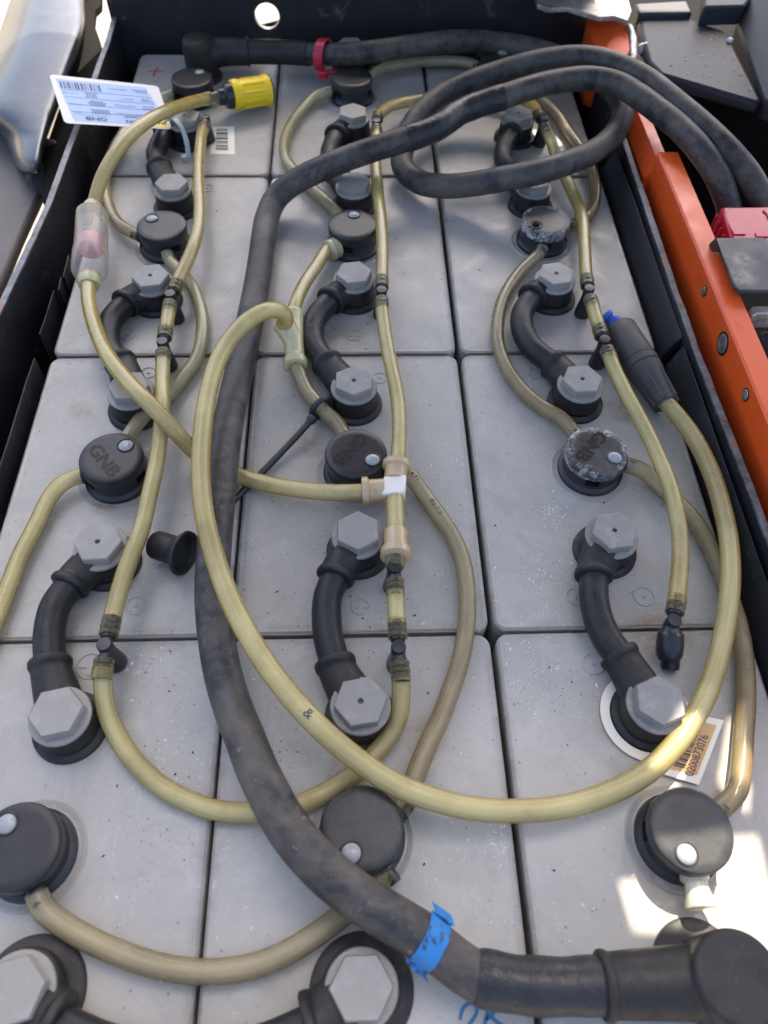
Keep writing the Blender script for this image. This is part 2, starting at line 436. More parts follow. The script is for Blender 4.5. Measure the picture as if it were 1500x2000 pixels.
n = N(M_RED); n.color(n.mix(n.ramp(n.noise(70, 5, .7), .45, .8, 0, .4), (.50, .008, .034), (.58, .14, .21)))  # pinker mottling puts the sky's glossy reflection into the red
M_YEL = mat('yellow_plastic', (.86, .60, .02), .40, .4)
n = N(M_YEL); n.color(n.mix(n.ramp(n.noise(160, 5, .7), .56, .76, 0, .4), (.88, .60, .018), (.55, .34, .03))); n.bump(n.noise(140, 3), .25, .001)
M_BLUE = mat('blue_nylon', (.02, .09, .42), .4, .5)
M_BTAPE = mat('blue_tape', (.015, .20, .66), .55, .35)
n = N(M_BTAPE); mpt = n.new('ShaderNodeMapping'); mpt.inputs['Rotation'].default_value = (0, 0, .55); mpt.inputs['Scale'].default_value = (1, .35, 1); n.t.links.new(n.world(), mpt.inputs[0])
c = n.mix(n.math('MULTIPLY', n.ramp(n.noise(520, 4, .7, co=mpt.outputs[0]), .49, .57), n.ramp(n.noise(130, 2), .42, .50)), (.022, .165, .43), (.03, .04, .055)); n.color(c); n.bump(n.noise(160, 3), .25, .0008)
M_GREY = rubber('grey_coupling', (.060, .055, .051), (.10, .088, .076), .55, .35)
M_CARD = mat('tag_print', (.27, .40, .66), .38, .3)
M_CARDW = mat('tag_card', (.62, .61, .58), .42, .3)
M_INK = mat('printed_ink', (.045, .05, .06), .5, .3)
M_INKB = mat('pale_print', (.07, .09, .14), .5, .3)
M_CREAM = mat('label_cream', (.80, .74, .60), .4, .4)
M_WARMLIT = mat('label_warm_light', (.68, .42, .20), .4, .4)  # cream print area coloured orange: warm sunlight through the hose is painted in
n = N(M_WARMLIT); n.color(n.mix(n.ramp(n.noise(40, 3), .35, .7), (.56, .29, .09), (.66, .42, .20)))
M_REDINK = mat('red_marker', (.42, .06, .04), .6, .2)
M_BLUEINK = mat('blue_marker', (.05, .16, .27), .6, .2)
M_GND = mat('pale_concrete', (.42, .38, .31), .85, .2)
n = N(M_GND); n.color(n.mix(n.ramp(n.noise(6, 6, .7), .3, .7), (.34, .30, .24), (.24, .205, .16))); n.bump(n.noise(60, 5), .5, .01)
M_SHADE = mat('shade_panel_paint', (.05, .05, .052), .6, .3)
M_DIRTD = mat('dark_grit', (.03, .027, .024), .8, .2)
M_DIRTW = mat('white_crystals', (.78, .77, .73), .7, .3)
M_RUST = mat('weld_flash', (.22, .19, .15), .6, .3)

# ------------------------------------------------------------------ setting: ground, tray, cells
CW, CL = .1324, .198
COLN = ('left', 'middle', 'right'); ROWN = ('far', 'second', 'third', 'near')
g = MB(); g.poly([(-40, -40, -.62), (40, -40, -.62), (40, 60, -.62), (-40, 60, -.62)])
tag(g.build('ground', M_GND), 'sunlit pale concrete ground around the truck', kind='structure')

tray = thing('battery_tray', 'open black steel battery tray with scraped rims holding the grey cells', 'tray', (0, 0, -.06))
b = MB(); b.box((0, .0, -.075), (.44, .84, .006)); b.build('tray_floor', M_VOID, tray)
def wall(name, inner, zt, thick, zb=-.07, tray_=tray):
    """steel wall: inner top edge polyline, thickness vector outward, bright worn top edge"""
    mb = MB(); me_ = MB()
    for a, c_ in zip(inner, inner[1:]):
        t = Vector(thick)
        mb.prism([Vector((a.x, a.y, zb)), Vector((c_.x, c_.y, zb)), Vector((c_.x, c_.y, c_.z - .0012)), Vector((a.x, a.y, a.z - .0012))], t)
    mb.build(name, M_TRAY, tray_)
    # the rim is cut into short uneven runs: chipped paint and burrs
    n_ = 60; b0 = []
    for i in range(n_ + 1):
        k = i / n_ * (len(inner) - 1); j = min(int(k), len(inner) - 2); p = inner[j].lerp(inner[j + 1], k - j)
        w_ = noise.noise(p * 60) * .0003; h_ = noise.noise(p * 50 + Vector((5, 0, 0))) * .0002
        b0.append((p + Vector((w_, 0, h_)), p + Vector(thick) + Vector((noise.noise(p * 120) * .0006, 0, h_))))
    for (a, a2), (c_, c2) in zip(b0, b0[1:]):
        me_.prism([a, a2, c2, c_], (0, 0, -.0016))
    me_.build('wall_rim', M_EDGE, bpy.data.objects[name] if name in bpy.data.objects else tray_)
ZT = 24
lw_ = [P(240, -12, 27), P(215, 80, 27), P(100, 400, 27), P(25, 560, 27), P(-60, 742, 27), P(-260, 1170, 27)]
wall('left_wall', [p for p in lw_], 0, (-.0042, 0, 0))
rw_ = [P(1141, 40, 22), P(1223, 298, 22), P(1313, 567, 22), P(1354, 683, 22), P(1470, 981, 22), P(1600, 1330, 22), P(1730, 1690, 22)]
wall('right_wall', rw_, 0, (.0040, 0, 0))
# far wall with the round lifting hole
FY = .402; hc = Vector((-.0762, FY, .0285)); hr = .0118
fw = MB(); x0, x1 = lw_[0].x - .004, rw_[0].x + .004; zb, zt = -.07, .120; nh = 40
outer = []
for k in range(nh):
    a = 2 * math.pi * k / nh; dx, dz = math.cos(a), math.sin(a)
    s_ = min(((x1 - hc.x) / dx if dx > 1e-6 else (x0 - hc.x) / dx if dx < -1e-6 else 9), ((zt - hc.z) / dz if dz > 1e-6 else (zb - hc.z) / dz if dz < -1e-6 else 9))
    outer.append(Vector((hc.x + dx * s_, FY, hc.z + dz * s_)))
# add the rectangle's corners where the fan misses them
ring_in = [Vector((hc.x + hr * math.cos(2 * math.pi * k / nh), FY, hc.z + hr * math.sin(2 * math.pi * k / nh))) for k in range(nh)]
TH = Vector((0, .004, 0))
for k in range(nh):
    j = (k + 1) % nh
    o1, o2 = outer[k], outer[j]; mid = []
    if abs(o1.x - o2.x) > 1e-5 and abs(o1.z - o2.z) > 1e-5:
        mid = [Vector((x1 if max(o1.x, o2.x) > x1 - 1e-4 else x0, FY, zt if max(o1.z, o2.z) > zt - 1e-4 else zb))]
    fw.prism([ring_in[k], o1] + mid + [o2, ring_in[j]], TH)
fwo = fw.build('far_wall', M_TRAY, tray)
hb = MB()
for k in range(nh):
    j = (k + 1) % nh
    f = lambda v, s: hc + (v - hc) * s
    hb.prism([f(ring_in[k], .985), f(ring_in[j], .985), f(ring_in[j], .93), f(ring_in[k], .93)], (0, .0046, 0))
hb.build('hole_rim', M_EDGE, fwo)

def rrect(x0, x1, y0, y1, r, n=6):
    out = []
    for cx, cy, a0 in ((x1 - r, y1 - r, 0), (x0 + r, y1 - r, 90), (x0 + r, y0 + r, 180), (x1 - r, y0 + r, 270)):
        for k in range(n + 1):
            a = R(a0 + 90 * k / n); out.append((cx + r * math.cos(a), cy + r * math.sin(a)))
    return out
cell_note = {(0, 0): 'with a red pen cross', (0, 1): 'beside the clear float indicator', (0, 2): 'with a loose black plug', (0, 3): 'at the lower left of the photo',
             (1, 0): 'under the red clip', (1, 1): 'under the pale hose fork', (1, 2): 'under the ivory hose tee', (1, 3): 'with a blue handwritten mark',
             (2, 0): 'under the cable loop', (2, 1): 'beside the blue nozzle', (2, 2): 'with brown spill at its near edge', (2, 3): 'crossed by the bright sun patch'}
CELLS = {}
for ci in range(3):
    for ri in range(4):
        cx = (ci - 1) * CW; cy = (1.5 - ri) * CL
        xa, xb, ya, yb = cx - CW / 2 + .0006, cx + CW / 2 - .0006, cy - CL / 2 + .00055, cy + CL / 2 - .00055
        if ci == 0: xa += .003
        j = lambda s: random.uniform(-s, s)
        xa += j(.0002); xb += j(.0002)
        if ci == 2: xa += .0009
        if ci == 1: xb -= .0004; xa += .0003; yb -= .0003
        if ri == 0: yb -= .004
        root = thing('battery_cell', f'grey cell lid, {COLN[ci]} column, {ROWN[ri]} row, {cell_note[(ci, ri)]}', 'battery cell', (cx, cy, 0), 'grey cells of the battery')
        CELLS[(ci, ri)] = root
        mb = MB(); r = .0068; loops = []
        for ins, z in ((.0004, -.07), (0, -.0022), (.0003, -.0010), (.0011, -.0002), (.0018, .0002), (.0024, .0002), (.0029, 0), (.0034, 0)):
            loops.append([(x, y, z) for x, y in rrect(xa + ins, xb - ins, ya + ins, yb - ins, max(r - ins, .0015))])
        nn = len(loops[0])
        for l in loops: mb.v += [Vector(q) for q in l]
        for i in range(len(loops) - 1):
            for k in range(nn):
                k2 = (k + 1) % nn
                mb.face((i * nn + k, i * nn + k2, (i + 1) * nn + k2, (i + 1) * nn + k))
        e = (len(loops) - 1) * nn; mb.face(range(e, e + nn))
        mb.build('lid', M_CELL, root, 25)
        # thin torn weld flash along the near edge
        fl = MB(); pts = []
        for k in range(45):
            x = xa + .006 + (xb - xa - .012) * k / 44; pts.append(Vector((x, ya + .0001 + .0003 * noise.noise(Vector((x * 120, ri, ci))), -.0006 + .0004 * noise.noise(Vector((x * 60, ci, ri + 3))))))
        fl.ribbon(pts, .0009, (0, 0, 1), .0011); fl.build('weld_flash', M_RUST, root)
def mark(cell, px, py, r, plus=False):
    root = CELLS[cell]; c = P(px, py, 0)
    mb = MB(); mb.lathe([(r * .80, .0), (r * .84, .00045), (r * .96, .00045), (r, 0)], c, n=28, close0=False, close1=False)
    if plus:
        mb.box(c + Vector((0, 0, .0002)), (r * 1.5, r * .34, .0005)); mb.box(c + Vector((0, 0, .0002)), (r * .34, r * 1.5, .00056))
    else: mb.lathe([(r * .2, .0), (r * .16, .0006)], c, n=10, close0=False)
    mb.build('mould_mark', M_CELL, root)
for cell, px, py, r, pl in (((1, 1), 692, 655, .0055, 1), ((1, 1), 644, 646, .0045, 0), ((1, 2), 704, 1185, .0050, 1), ((1, 2), 742, 738, .0050, 0), ((0, 2), 265, 1183, .0055, 0),
                            ((2, 2), 1124, 1165, .0055, 0), ((2, 2), 1258, 1165, .0060, 0), ((2, 3), 1158, 1296, .0060, 0), ((0, 1), 405, 368, .0050, 0), ((0, 3), 176, 1300, .0072, 1),
                            ((0, 1), 250, 655, .0050, 0), ((0, 2), 290, 728, .0050, 0), ((2, 2), 1045, 730, .005, 0)):
    mark(cell, px, py, r, pl)
def stroke(cell, name, mt, lines, w):
    mb = MB()
    for l in lines:
        mb.ribbon(spline([P(x, y, .15) for x, y in l], .001), w, (0, 0, 1), .00008)
    mb.build(name, mt, CELLS[cell])
stroke((0, 0), 'pen_cross', M_REDINK, [[(289, 140), (300, 139), (318, 140)], [(310, 131), (303, 139), (300, 148)], [(298, 146), (304, 146)]], .0012)
stroke((1, 3), 'pen_writing', M_BLUEINK, [[(899, 1992), (900, 1976), (911, 1961), (927, 1957), (934, 1970), (926, 1988), (912, 2006)], [(956, 1960), (950, 1985), (944, 2010)], [(972, 1968), (958, 1984), (950, 1992)], [(958, 1985), (972, 1998), (985, 2004)]], .0013)
# small printed sticker on the far left cell
def quad_map(c4):
    a, b_, c_, d = [Vector(q) for q in c4]        # u right along a->b, v from a down to d
    return lambda u, v: (a.lerp(b_, u)).lerp(d.lerp(c_, u), v)
def slab(mb, c4, th):
    nrm = (Vector(c4[1]) - Vector(c4[0])).cross(Vector(c4[3]) - Vector(c4[0])).normalized()
    if nrm.z < 0: nrm = -nrm
    mb.prism([Vector(q) - nrm * th for q in c4], nrm * th); return nrm
def bars(mb, q, u0, u1, v0, v1, n_, lift, seed=3, along='u'):
    rr = random.Random(seed); t = 0; ws = []
    while t < n_:
        w_ = rr.choice((1, 1, 2, 3)); gp = rr.choice((1, 1, 2)); ws.append((t, w_)); t += w_ + gp
    for a, w_ in ws:
        if along == 'u':
            ua, ub = u0 + (u1 - u0) * a / t, u0 + (u1 - u0) * (a + w_) / t
            mb.poly([q(ua, v0) + lift, q(ub, v0) + lift, q(ub, v1) + lift, q(ua, v1) + lift])
        else:
            va, vb = v0 + (v1 - v0) * a / t, v0 + (v1 - v0) * (a + w_) / t
            mb.poly([q(u0, va) + lift, q(u1, va) + lift, q(u1, vb) + lift, q(u0, vb) + lift])
c4 = path((413, 247, .3), (457, 247, .3), (459, 302, .3), (411, 300, .3))
st = thing('barcode_sticker', 'small cream sticker with a barcode stuck on the far left cell', 'sticker', c4[0])
mb = MB(); slab(mb, c4, .0002); mb.build('sticker_base', M_CREAM, st)
q = quad_map(c4); mb = MB(); bars(mb, q, .22, .72, .10, .88, 30, Vector((0, 0, .00015)), 4, 'v'); mb.build('barcode', M_INK, st)

# ------------------------------------------------------------------ link connectors with their bolt covers and boots
def hexbolt(rot, hole):
    """bolt cover at origin: flange, hexagon with chamfer, optional vent hole"""
    mb = MB(); rh = .0123
    mb.lathe([(.0134, 0), (.0139, .0005), (.0139, .0016), (.0134, .0021), (.0112, .0023)], n=40)
    prof = [(rh, .0018), (rh, .0070), (rh - .0002, .0074), (rh - .0006, .0077)]
    mb.lathe(prof, n=6, rot=rot, close0=False, close1=not hole)
    if hole:                                               # top plate with a round hole
        b = len(mb.v); nn = 18; rr = .0013
        base = b - 6
        for rad, z in ((rr + .0003, .0077), (rr, .0074), (rr * .9, .0050)):
            for k in range(nn): mb.v.append(Vector((rad * math.cos(rot + 2 * math.pi * k / nn), rad * math.sin(rot + 2 * math.pi * k / nn), z)))
        for h in range(6):
            h2 = (h + 1) % 6; i0 = h * 3
            mb.face([base + h, base + h2] + [b + (i0 + t) % nn for t in (3, 2, 1, 0)])
        for l in range(2):
            for k in range(nn):
                k2 = (k + 1) % nn; mb.face((b + l * nn + k, b + l * nn + k2, b + (l + 1) * nn + k2, b + (l + 1) * nn + k))
        mb.face(range(b + 2 * nn, b + 3 * nn))
    return mb
BZ = .0144        # bolt flange underside
def post(cell, c, k=1.0):
    mb = MB(); mb.lathe([(.0172 * k, 0), (.0170 * k, .0022), (.0160 * k, .0030), (.0125, .0034)], (c.x, c.y, 0), n=44)
    mb.build('post_seal', M_SEAL, CELLS[cell])
def boot(parent, c, col_end, col_dir, name='boot', r0=.0138, rc=.0093):
    """moulded shroud: ring round the post, neck to the cable collar"""
    mb = MB(); zc = .0098
    mb.lathe([(.0142, .0030), (.0145, .0055), (r0, .0085), (r0 - .0003, .0130), (r0 - .0010, .0152)], (c.x, c.y, 0), n=40)
    a = Vector((c.x, c.y, .0090)); e = Vector(col_end); d = Vector(col_dir).normalized()
    pts = spline([a, a.lerp(e - d * .006, .6), e - d * .004, e], .0015)
    mb.tube(pts, lambda t: .0118 - (.0118 - rc) * min(1, t * 1.25), 28, True, .86)
    mb.lathe([(rc + .0001, -.0042), (rc + .0008, -.0036), (rc + .0010, -.0008), (rc + .0003, 0)], e, d, 28)
    return fuse(mb, name, M_BOOT, parent, .00085, 4)
LINKS = [
    # cells, bolt 1 (px), hole, rot, collar 1, cable points, collar 2, bolt 2, hole, rot, label
    ((0, 0), (0, 1), (360, 224), 1, 20, (322, 262), [(310, 284), (304, 303)], (311, 326), (334, 355), 0, 5, 'short black rubber link with grey caps beside the paper tag'),
    ((0, 1), (0, 2), (293, 537), 1, 10, (243, 596), [(218, 624), (210, 655), (216, 684)], (233, 706), (250, 752), 0, 0, 'black rubber link arching left across the seam beside the float indicator hose'),
    ((0, 2), (0, 3), (190, 1057), 1, 2, (133, 1148), [(108, 1184), (96, 1238)], (98, 1290), (108, 1389), 0, 12, 'large black rubber link near the left edge with the loose black plug to its right'),
    ((1, 0), (1, 1), (689, 216), 0, 28, (656, 268), [(645, 292), (644, 315)], (655, 335), (691, 352), 0, 15, 'black rubber link half hidden under the thick grey cable near the red clip'),
    ((1, 1), (1, 2), (691, 531), 0, 10, (643, 590), [(618, 619), (610, 651), (617, 680)], (636, 706), (691, 742), 1, 28, 'black rubber link beside the pale hose fork in the middle column'),
    ((1, 2), (1, 3), (699, 1035), 0, 30, (653, 1132), [(640, 1165), (638, 1214), (643, 1255)], (653, 1290), (704, 1369), 1, 9, 'black rubber link just below the ivory hose tee in the middle column'),
    ((2, 0), (2, 1), (1013, 220), 1, 25, (997, 266), [(984, 290), (984, 316)], (1000, 338), (1045, 352), 0, 15, 'black rubber link mostly hidden under the cable loop, with a grey cap above the loop'),
    ((2, 1), (2, 2), (1087, 533), 1, 12, (1038, 583), [(1020, 612), (1022, 648), (1042, 682)], (1076, 708), (1138, 739), 1, 4, 'black rubber link to the left of the grey coupling with the blue nozzle'),
    ((2, 2), (2, 3), (1201, 1035), 1, 8, (1160, 1130), [(1160, 1168), (1170, 1214), (1188, 1252)], (1205, 1275), (1291, 1367), 0, 22, 'black rubber link ending in the white ring label in the right column'),
]
def v2(p, z): return Vector((p.x, p.y, z))
def add_bolt(root, c, hole, rot):
    mb = hexbolt(R(rot), hole)
    mb.v = [v + Vector((c.x, c.y, BZ)) for v in mb.v]
    return mb.build('bolt_cover', M_BOLT, root, 30, bevel=.00035)
for cellA, cellB, b1, h1, r1, k1, mid, k2, b2, h2, r2, lab in LINKS:
    A, B = P(*b1, 22.1), P(*b2, 22.1)
    root = thing('cell_link', lab, 'battery link', (A.x, A.y, 0), 'rubber links between the cells')
    K1, K2 = P(*k1, 9.8), P(*k2, 9.8)
    mids = [P(*q_, 9.8) for q_ in mid]
    post(cellA, A); post(cellB, B)
    boot(root, A, K1, mids[0] - K1); boot(root, B, K2, mids[-1] - K2)
    pts = spline([K1 - (mids[0] - K1).normalized() * .004, K1] + mids + [K2, K2 - (mids[-1] - K2).normalized() * .004], .0015)
    mb = MB(); mb.tube(pts, .0074, 24); mb.build('link_cable', M_LINK, root)
    add_bolt(root, A, h1, r1); add_bolt(root, B, h2, r2)
    if (cellA[0], cellA[1]) in ((0, 2), (1, 1), (2, 2)):        # moulded size marking on the insulation
        mb = MB(); mi = len(pts) // 2
        def on(x, y, pts=pts, mi=mi):
            s_ = mi - x / .0015; s_ = max(1, min(len(pts) - 2.01, s_)); i = int(s_); p = pts[i].lerp(pts[i + 1], s_ - i)
            t = (pts[i + 1] - pts[i - 1]).normalized(); sd = t.cross(Vector((0, 0, 1))).normalized(); a = y / .0074 + .12
            return p + (sd * math.sin(a) + Vector((0, 0, 1)) * math.cos(a)) * .00755
        add_text(mb, '50 mm²', on, .0042, .01); mb.build('moulded_print', M_BOOT, root)
# link running along the near edge between the left and middle columns
A, B = P(706, 1929, 22.1), P(22, 1936, 22.1)
root = thing('cell_link', 'black rubber link with two large grey caps running out of the bottom left edge', 'battery link', (A.x, A.y, 0), 'rubber links between the cells')
K1, K2 = P(598, 2012, 9.8), P(118, 2010, 9.8)
post((1, 3), A, 1.20); post((0, 3), B, 1.20)
mids = [P(500, 2052, 9.8), P(360, 2066, 9.8), P(220, 2052, 9.8)]
boot(root, A, K1, mids[0] - K1, r0=.0155, rc=.0120); boot(root, B, K2, mids[-1] - K2, r0=.0155, rc=.0120)
mb = MB(); mb.tube(spline([K1] + mids + [K2]), .0080, 24); mb.build('link_cable', M_LINK, root)
add_bolt(root, A, 0, 0); add_bolt(root, B, 0, 14)
# far link behind the cable, between the middle and right columns
A, B = P(685, 84, 22.1), P(985, 88, 22.1)
root = thing('cell_link', 'black rubber link with a grey cap peeking over the far cable beside the red clip', 'battery link', (A.x, A.y, 0), 'rubber links between the cells')
post((1, 0), A); post((2, 0), B)
K1, K2 = P(745, 100, 9.8), P(925, 100, 9.8); mids = [P(790, 103, 9.8), P(880, 103, 9.8)]
boot(root, A, K1, mids[0] - K1); boot(root, B, K2, mids[-1] - K2)
mb = MB(); mb.tube(spline([K1] + mids + [K2]), .0074, 20); mb.build('link_cable', M_LINK, root)
add_bolt(root, A, 0, 0); add_bolt(root, B, 0, 14)

# ------------------------------------------------------------------ water valves (filler plugs)
def ring_plate(mb, r, z, holes=None): pass
CT = .0190
me_body = MB().lathe([(.0186, 0), (.0190, .0012), (.0188, .0028), (.0176, .0038), (.0166, .0042), (.0162, .0050), (.0160, .0110), (.0163, .0118), (.0163, .0135)], n=56).mesh('valve_body', M_CAPRIM)
rp = MB().lathe([(.0200, .0001), (.0222, .0008), (.0226, .0004), (.0228, .0)], n=56, close0=False, close1=False).mesh('seat_ring', M_CELL)
cap_ = MB()
cap_.lathe([(.0163, .0118), (.0172, .0120), (.0174, .0128), (.0174, .0178), (.0171, .0186), (.0164, .01900), (.0130, .01905)], n=64, close0=False)
me_cap = cap_.mesh('valve_cap', M_CAP, 50)
WA = R(100); WR = .0105
wc = Vector((WR * math.cos(WA), WR * math.sin(WA), CT))
me_winr = MB().lathe([(.0049, .0), (.0049, .00045), (.0044, .0007), (.0041, .0004), (.0040, .0001)], wc, n=28, close0=False, close1=False).mesh('window_ring', M_CAP)
me_win = MB().lathe([(.0041, .0001), (.0036, .0006), (.0024, .0011), (.0008, .0013)], wc, n=28, close0=False).mesh('indicator_window', M_WIN)
me_hole = MB().lathe([(.0030, .0002), (.0028, .0003)], wc, n=24, close0=False).mesh('window_hole', M_VOID)
tb = MB(); add_text(tb, 'GNB', lambda x, y: (x, y - .0038, CT + .00022), .0080, .035, .0255, 1.05)
b0 = MB(); b0.v = tb.v; b0.f = tb.f; b0.uv = tb.uv
M_LETT = mat('letter_plastic', (.010, .0096, .0096), .42, .26)
me_txt = b0.mesh('lettering', M_LETT)
slot_ = MB()
for k in range(3):
    a = R(-90 + 120 * k)
    for dz in (.0075, .0098):
        slot_.box((.0160 * math.cos(a), .0160 * math.sin(a), dz), (.0014, .0075, .0011), a)
me_slot = slot_.mesh('vent_slot', M_VOID)
VALVES = [
    ((0, 0), (374, 151), 56, .25, 0, 'black water valve cap in the far left corner, behind the paper tag'),
    ((1, 0), (687.5, 149), 290, .35, 0, 'black water valve cap tucked under the cable by the red clip'),
    ((2, 0), (976, 118), 250, .2, 0, 'black water valve cap hidden under the far cable bend'),
    ((0, 1), (315, 439), 136, .25, 0, 'black water valve cap beside the clear float indicator'),
    ((1, 1), (689, 437), 85, .2, 0, 'black water valve cap with a pale ringed hose fitting at its lower left'),
    ((2, 1), (1067, 429), 217, 1.0, 0, 'chalky black water valve cap with an open hole in its top'),
    ((0, 2), (216, 892), 48, .1, 1, 'clean black water valve cap with raised letters in the left column'),
    ((1, 2), (695, 884), 331, .05, 1, 'glossy black water valve cap with raised letters just left of the ivory tee'),
    ((2, 2), (1166.6, 879), 329, .95, 1, 'lettered black water valve cap crusted with white deposit'),
    ((0, 3), (32, 1652), 125, .1, 0, 'black water valve cap cut by the left edge of the photo'),
    ((1, 3), (706, 1617), 246, .38, 0, 'dusty black water valve cap touched by the thick cable, with a white window'),
    ((2, 3), (1352, 1620), 243, .40, 0, 'half sunlit black water valve cap at the right edge'),
]
VPOS = {}
for cell, px, wa, dep, letters, lab in VALVES:
    c = P(*px, CT * 1000)
    rt_ = thing('water_valve', lab, 'valve cap', (c.x, c.y, 0), 'black water valves on the cells')
    rt_.rotation_euler.z = R(wa) - WA
    VPOS[cell] = c
    o = part_mesh(me_body, 'valve_body', rt_); part_mesh(me_slot, 'vent_slots', o)['kind'] = 'stuff'
    co_ = part_mesh(me_cap, 'valve_cap', rt_); co_['deposit'] = float(dep)
    if cell == (2, 1): part_mesh(me_hole, 'window_hole', co_)
    elif cell != (1, 0): part_mesh(me_win, 'indicator_window', co_)
    if cell != (1, 0): w_ = part_mesh(me_winr, 'window_ring', co_); w_['deposit'] = float(dep)
    if letters: part_mesh(me_txt, 'lettering', co_)
    o = bpy.data.objects.new('valve_seat', rp); COL.objects.link(o); o.parent = CELLS[cell]; o.location = Vector((c.x, c.y, 0)) - CELLS[cell].location
def stub(cell, px, z=10, mt=M_BLACK, rad=.0046, ln=.010):
    """short hose barb leaving the valve body towards a pixel"""
    c = VPOS[cell]; e = P(*px, z); d = Vector((e.x - c.x, e.y - c.y, 0)).normalized()
    root = next(o for o in bpy.data.objects if o.name.startswith('water_valve') and (o.location - Vector((c.x, c.y, 0))).length < 1e-5)
    Mi = Matrix.Rotation(-root.rotation_euler.z, 3, 'Z')
    mb = MB(); mb.lathe([(.0038, .0145), (.0038, .0175), (.0047, .0178), (.0047, .0186), (.0028, .0188), (.0028, .0230), (.0024, .0240)], (0, 0, .0085), Mi @ d, 18)
    o = part_mesh(mb.mesh('hose_barb', mt), 'hose_barb', root)
    return Vector((c.x, c.y, .0085)) + d * .0182
HR = .0044
def hose(name, label, pts, r=HR, mt=M_HOSE, grp='yellowed water hoses', n=20, print_=None):
    sp_ = spline(pts, .002)
    root = thing(name, label, 'hose', sp_[0], grp)
    mb = MB(); mb.tube(sp_, r * .68, 14, False); mb.build('hose_bore', BORE[mt], root); mb = MB(); mb.tube(sp_, r, n, False)
    # end rims
    for p, q in ((sp_[0], sp_[1]), (sp_[-1], sp_[-2])):
        mb.lathe([(r * .66, 0), (r, 0)], p, q - p, n, False, False)
    mb.build('hose_wall', mt, root)
    if print_:
        for txt, fpos, h in print_:
            mi = fpos * (len(sp_) - 1); tb = MB()
            def on(x, y, mi=mi):
                s_ = max(1, min(len(sp_) - 2.01, mi + x / .002)); i = int(s_); p = sp_[i].lerp(sp_[i + 1], s_ - i)
                t = (sp_[i + 1] - sp_[i - 1]).normalized(); sd = Vector((0, 0, 1)).cross(t).normalized(); u = t.cross(sd); a = y / r
                return p + (sd * math.sin(a) + u * math.cos(a)) * (r + .00006)
            add_text(tb, txt, on, h, .005); tb.build('hose_print', M_INK, root)
    return root

S_ = stub
e1 = S_((0, 0), (321, 183)); e2 = S_((0, 1), (250, 455))
hose('water_hose', 'thin hose hidden behind the arched hose in the far left, joining two valve caps', [e1, P(300, 198, 7), P(262, 236, 6), P(226, 285, 6), P(207, 336, 6), P(205, 372, 6), P(216, 412, 6), P(237, 442, 8), e2], mt=M_HOSE2)
e1 = S_((0, 1), (330, 520)); e2 = S_((0, 2), (250, 835))
hose('water_hose', 'cloudy hose bowing right between two valve caps in the left column', [e1, P(330, 507, 7), P(351, 530, 6), P(373, 556, 5.5), P(388, 589, 5), P(396, 627, 5), P(394, 664, 5), P(384, 701, 5), P(358, 739, 5), P(325, 776, 6), P(280, 813, 8), e2], mt=M_HOSE2)
e1 = S_((0, 2), (140, 930))
hose('water_hose', 'yellow hose leaving a lettered cap and running out of the left edge', [e1, P(127, 940, 9), P(98, 970, 7), P(70, 1027, 6), P(41, 1083, 6), P(19, 1139, 6), P(0, 1190, 6), P(-30, 1260, 6), P(-66, 1350, 6), P(-86, 1450, 7), P(-70, 1560, 8)])
e1 = S_((0, 3), (75, 1765)); e2 = S_((1, 3), (758, 1700))
hose('water_hose', 'hose sagging along the near edge from the lower left cap', [e1, P(80, 1772, 8), P(112, 1798, 6), P(168, 1832, 6), P(224, 1858, 6), P(299, 1884, 6), P(373, 1897, 6), P(448, 1896, 6), P(517, 1880, 6), P(573, 1854, 6), P(629, 1817, 6), P(675, 1782, 6), P(722, 1744, 6.5), e2], r=.0047, mt=M_HOSE3)
e1 = S_((1, 2), (785, 915)); e2 = S_((1, 3), (780, 1585))
hose('water_hose', 'brownish hose with black size print bowing right in the middle column', [e1, P(801, 930, 8), P(822, 958, 6), P(853, 1001, 5.5), P(883, 1046, 5.5), P(902, 1091, 5.5), P(911, 1139, 5.5), P(913, 1184, 5.5), P(909, 1240, 5.5), P(898, 1296, 5.5), P(879, 1352, 5.5), P(861, 1400, 5.5), P(838, 1449, 6), P(814, 1508, 6), P(799, 1555, 7), e2], r=.0046, mt=M_HOSE3, print_=[('2471', .07, .0030), ('8x1.5', .19, .0034)])
e1 = S_((1, 0), (640, 175)); e2 = S_((1, 1), (660, 400))
hose('water_hose', 'pale hose bowing left under the thick cable near the red clip', [e1, P(618, 187, 7), P(588, 216, 6), P(563, 254, 6), P(555, 284, 6), P(560, 314, 6), P(577, 336, 6), P(600, 362, 6), P(630, 386, 7), P(652, 408, 8), e2], mt=M_HOSE2)
e1 = S_((1, 0), (740, 133)); e2 = S_((2, 0), (940, 130))
hose('water_hose', 'greenish hose arching along the far edge under the cable', [e1, P(750, 132, 8), P(779, 127, 8), P(827, 121, 8), P(883, 119, 8), P(928, 126, 8), e2], mt=M_HOSE2)
e1 = S_((2, 0), (1040, 170)); e2 = S_((2, 1), (1125, 435))
hose('water_hose', 'hose looping right along the tray wall to the cap with the open hole', [e1, P(1035, 172, 8), P(1063, 198, 7), P(1089, 224, 7), P(1108, 254, 6), P(1132, 288, 6), P(1155, 330, 6), P(1163, 373, 6), P(1156, 411, 6), P(1135, 434, 7), e2], mt=M_HOSE3)
e1 = S_((2, 1), (1060, 490)); e2 = S_((2, 2), (1120, 835))
hose('water_hose', 'cloudy hose bowing left between two white crusted caps in the right column', [e1, P(1055, 494, 7), P(1030, 517, 6), P(1003, 548, 5), P(981, 589, 5), P(972, 634, 5), P(974, 679, 5), P(992, 724, 5), P(1022, 765, 5), P(1059, 795, 6), P(1097, 817, 7), e2], mt=M_HOSE3)
